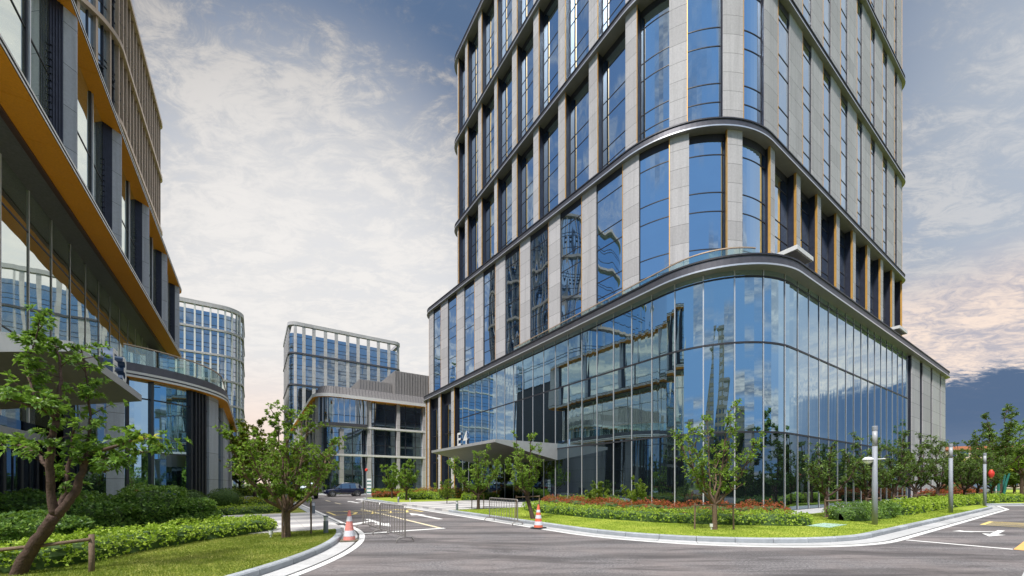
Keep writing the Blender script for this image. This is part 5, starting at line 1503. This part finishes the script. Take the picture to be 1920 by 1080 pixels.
def smooth(v, a, b):
    n = nt.nodes.new('ShaderNodeMapRange'); n.interpolation_type = 'SMOOTHSTEP'; n.inputs[1].default_value = a; n.inputs[2].default_value = b
    nt.links.new(v, n.inputs[0]); return n.outputs[0]
glow = smooth(dirdot(px_dir(640, 650)), .83, .985)        # bright thin overcast low over the road
glow2 = smooth(dirdot(px_dir(650, 640)), .84, .99)
# mottled mid-level cloud over a blue-grey sky
back = smooth(sp.outputs[1], .15, -.25)
dens = math_(nt, 'ADD', math_(nt, 'MULTIPLY', big, .55), math_(nt, 'ADD', math_(nt, 'MULTIPLY', mid, .85), math_(nt, 'MULTIPLY', fine, .42)))
cover = math_(nt, 'ADD', dens, math_(nt, 'ADD', math_(nt, 'MULTIPLY', glow2, .12), math_(nt, 'MULTIPLY', smooth(sp.outputs[2], .75, .3), .03)))
densb = math_(nt, 'ADD', math_(nt, 'MULTIPLY', big, 1.6), math_(nt, 'MULTIPLY', mid, .22))
fb = nt.nodes.new('ShaderNodeMix'); nt.links.new(back, fb.inputs[0]); nt.links.new(cover, fb.inputs[2]); nt.links.new(densb, fb.inputs[3]); cover = fb.outputs[0]
cl = smooth(math_(nt, 'SUBTRACT', math_(nt, 'ADD', cover, math_(nt, 'MULTIPLY', back, 0.)), math_(nt, 'MULTIPLY', back, .03)), .84, 1.10)
lum = smooth(math_(nt, 'ADD', math_(nt, 'MULTIPLY', mid, .55), math_(nt, 'MULTIPLY', fine, .45)), .42, .585)
hi = smooth(sp.outputs[2], .35, .72)
cc = mixc(nt, lum, mixc(nt, hi, (.95, 1.1, 1.4), (.55, .74, 1.1)), mixc(nt, hi, (3.2, 3.0, 2.85), (2.3, 2.2, 2.15)))
cc = mixc(nt, math_(nt, 'MULTIPLY', glow2, .22), cc, (3.2, 3.2, 3.2))
base = nt.nodes.new('ShaderNodeMix'); base.data_type = 'RGBA'; base.blend_type = 'MULTIPLY'; base.inputs[0].default_value = 1
nt.links.new(sky.outputs[0], base.inputs[6]); base.inputs[7].default_value = (.42, .50, .56, 1)
bs = mixc(nt, .7, base.outputs[2], (.60, .90, 1.45))
bs = mixc(nt, math_(nt, 'MULTIPLY', smooth(sp.outputs[1], .1, .6), smooth(sp.outputs[2], .62, .25)), bs, (1.35, 1.7, 2.3))
bs = mixc(nt, back, bs, (.95, 1.65, 2.75))
col = mixc(nt, cl, bs, cc)
col = mixc(nt, math_(nt, 'MULTIPLY', glow, .75), col, (4.9, 4.8, 4.7))
g3 = smooth(dirdot((.96, .22, .38)), .72, .95)
col = mixc(nt, math_(nt, 'MULTIPLY', g3, math_(nt, 'ADD', math_(nt, 'MULTIPLY', big, .8), .25)), col, (2.9, 3.15, 3.5))
# warm band near the horizon and a dark blue rain bank low on the right
warm = math_(nt, 'MULTIPLY', smooth(dirdot(px_dir(520, 800)), .86, .995), smooth(sp.outputs[2], .30, .05))
col = mixc(nt, math_(nt, 'MULTIPLY', warm, .7), col, (5.2, 3.9, 3.2))
bank = smooth(dirdot(px_dir(2050, 780)), .90, .965)
edge = math_(nt, 'ADD', sp.outputs[2], math_(nt, 'ADD', math_(nt, 'MULTIPLY', math_(nt, 'SUBTRACT', mid, .5), .09), math_(nt, 'MULTIPLY', math_(nt, 'SUBTRACT', fine, .5), .05)))
cum = math_(nt, 'MULTIPLY', bank, math_(nt, 'MULTIPLY', smooth(edge, .160, .190), smooth(edge, .38, .28)))
cumc = mixc(nt, smooth(math_(nt, 'ADD', math_(nt, 'MULTIPLY', mid, .5), math_(nt, 'MULTIPLY', fine, .5)), .38, .60), (2.5, 2.4, 2.7), (5.0, 4.1, 3.5))
col = mixc(nt, math_(nt, 'MULTIPLY', cum, .92), col, cumc)
rain = math_(nt, 'MULTIPLY', bank, smooth(edge, .190, .165))
col = mixc(nt, math_(nt, 'MULTIPLY', rain, .95), col, mixc(nt, smooth(sp.outputs[2], .0, .12), (.95, 1.25, 1.8), (.42, .72, 1.3)))
# unseen zenith above the frame brightened, added as ambient fill light
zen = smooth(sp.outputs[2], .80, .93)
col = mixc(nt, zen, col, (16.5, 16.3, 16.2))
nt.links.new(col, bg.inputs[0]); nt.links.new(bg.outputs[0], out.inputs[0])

sun = bpy.data.lights.new('sun', 'SUN'); so = bpy.data.objects.new('sun', sun); COL.objects.link(so)
sun.energy = 2.3; sun.angle = R(6); sun.color = (1, .97, .93)
d = Vector((math.sin(SUN_AZ)*math.cos(SUN_EL), math.cos(SUN_AZ)*math.cos(SUN_EL), math.sin(SUN_EL)))
so.rotation_euler = (-d).to_track_quat('-Z', 'Y').to_euler(); so.location = (0, 0, 120)
vs = SC.view_settings; vs.view_transform = 'Standard'; vs.look = 'None'; vs.exposure = 1.0; vs.gamma = 1; vs.use_curve_mapping = False
SC.cycles.max_bounces = 7; SC.cycles.diffuse_bounces = 3; SC.cycles.glossy_bounces = 4; SC.cycles.transparent_max_bounces = 12; SC.cycles.transmission_bounces = 3
SC.cycles.sample_clamp_indirect = 6; SC.cycles.use_denoising = True
SC.cycles.caustics_reflective = False; SC.cycles.caustics_refractive = False
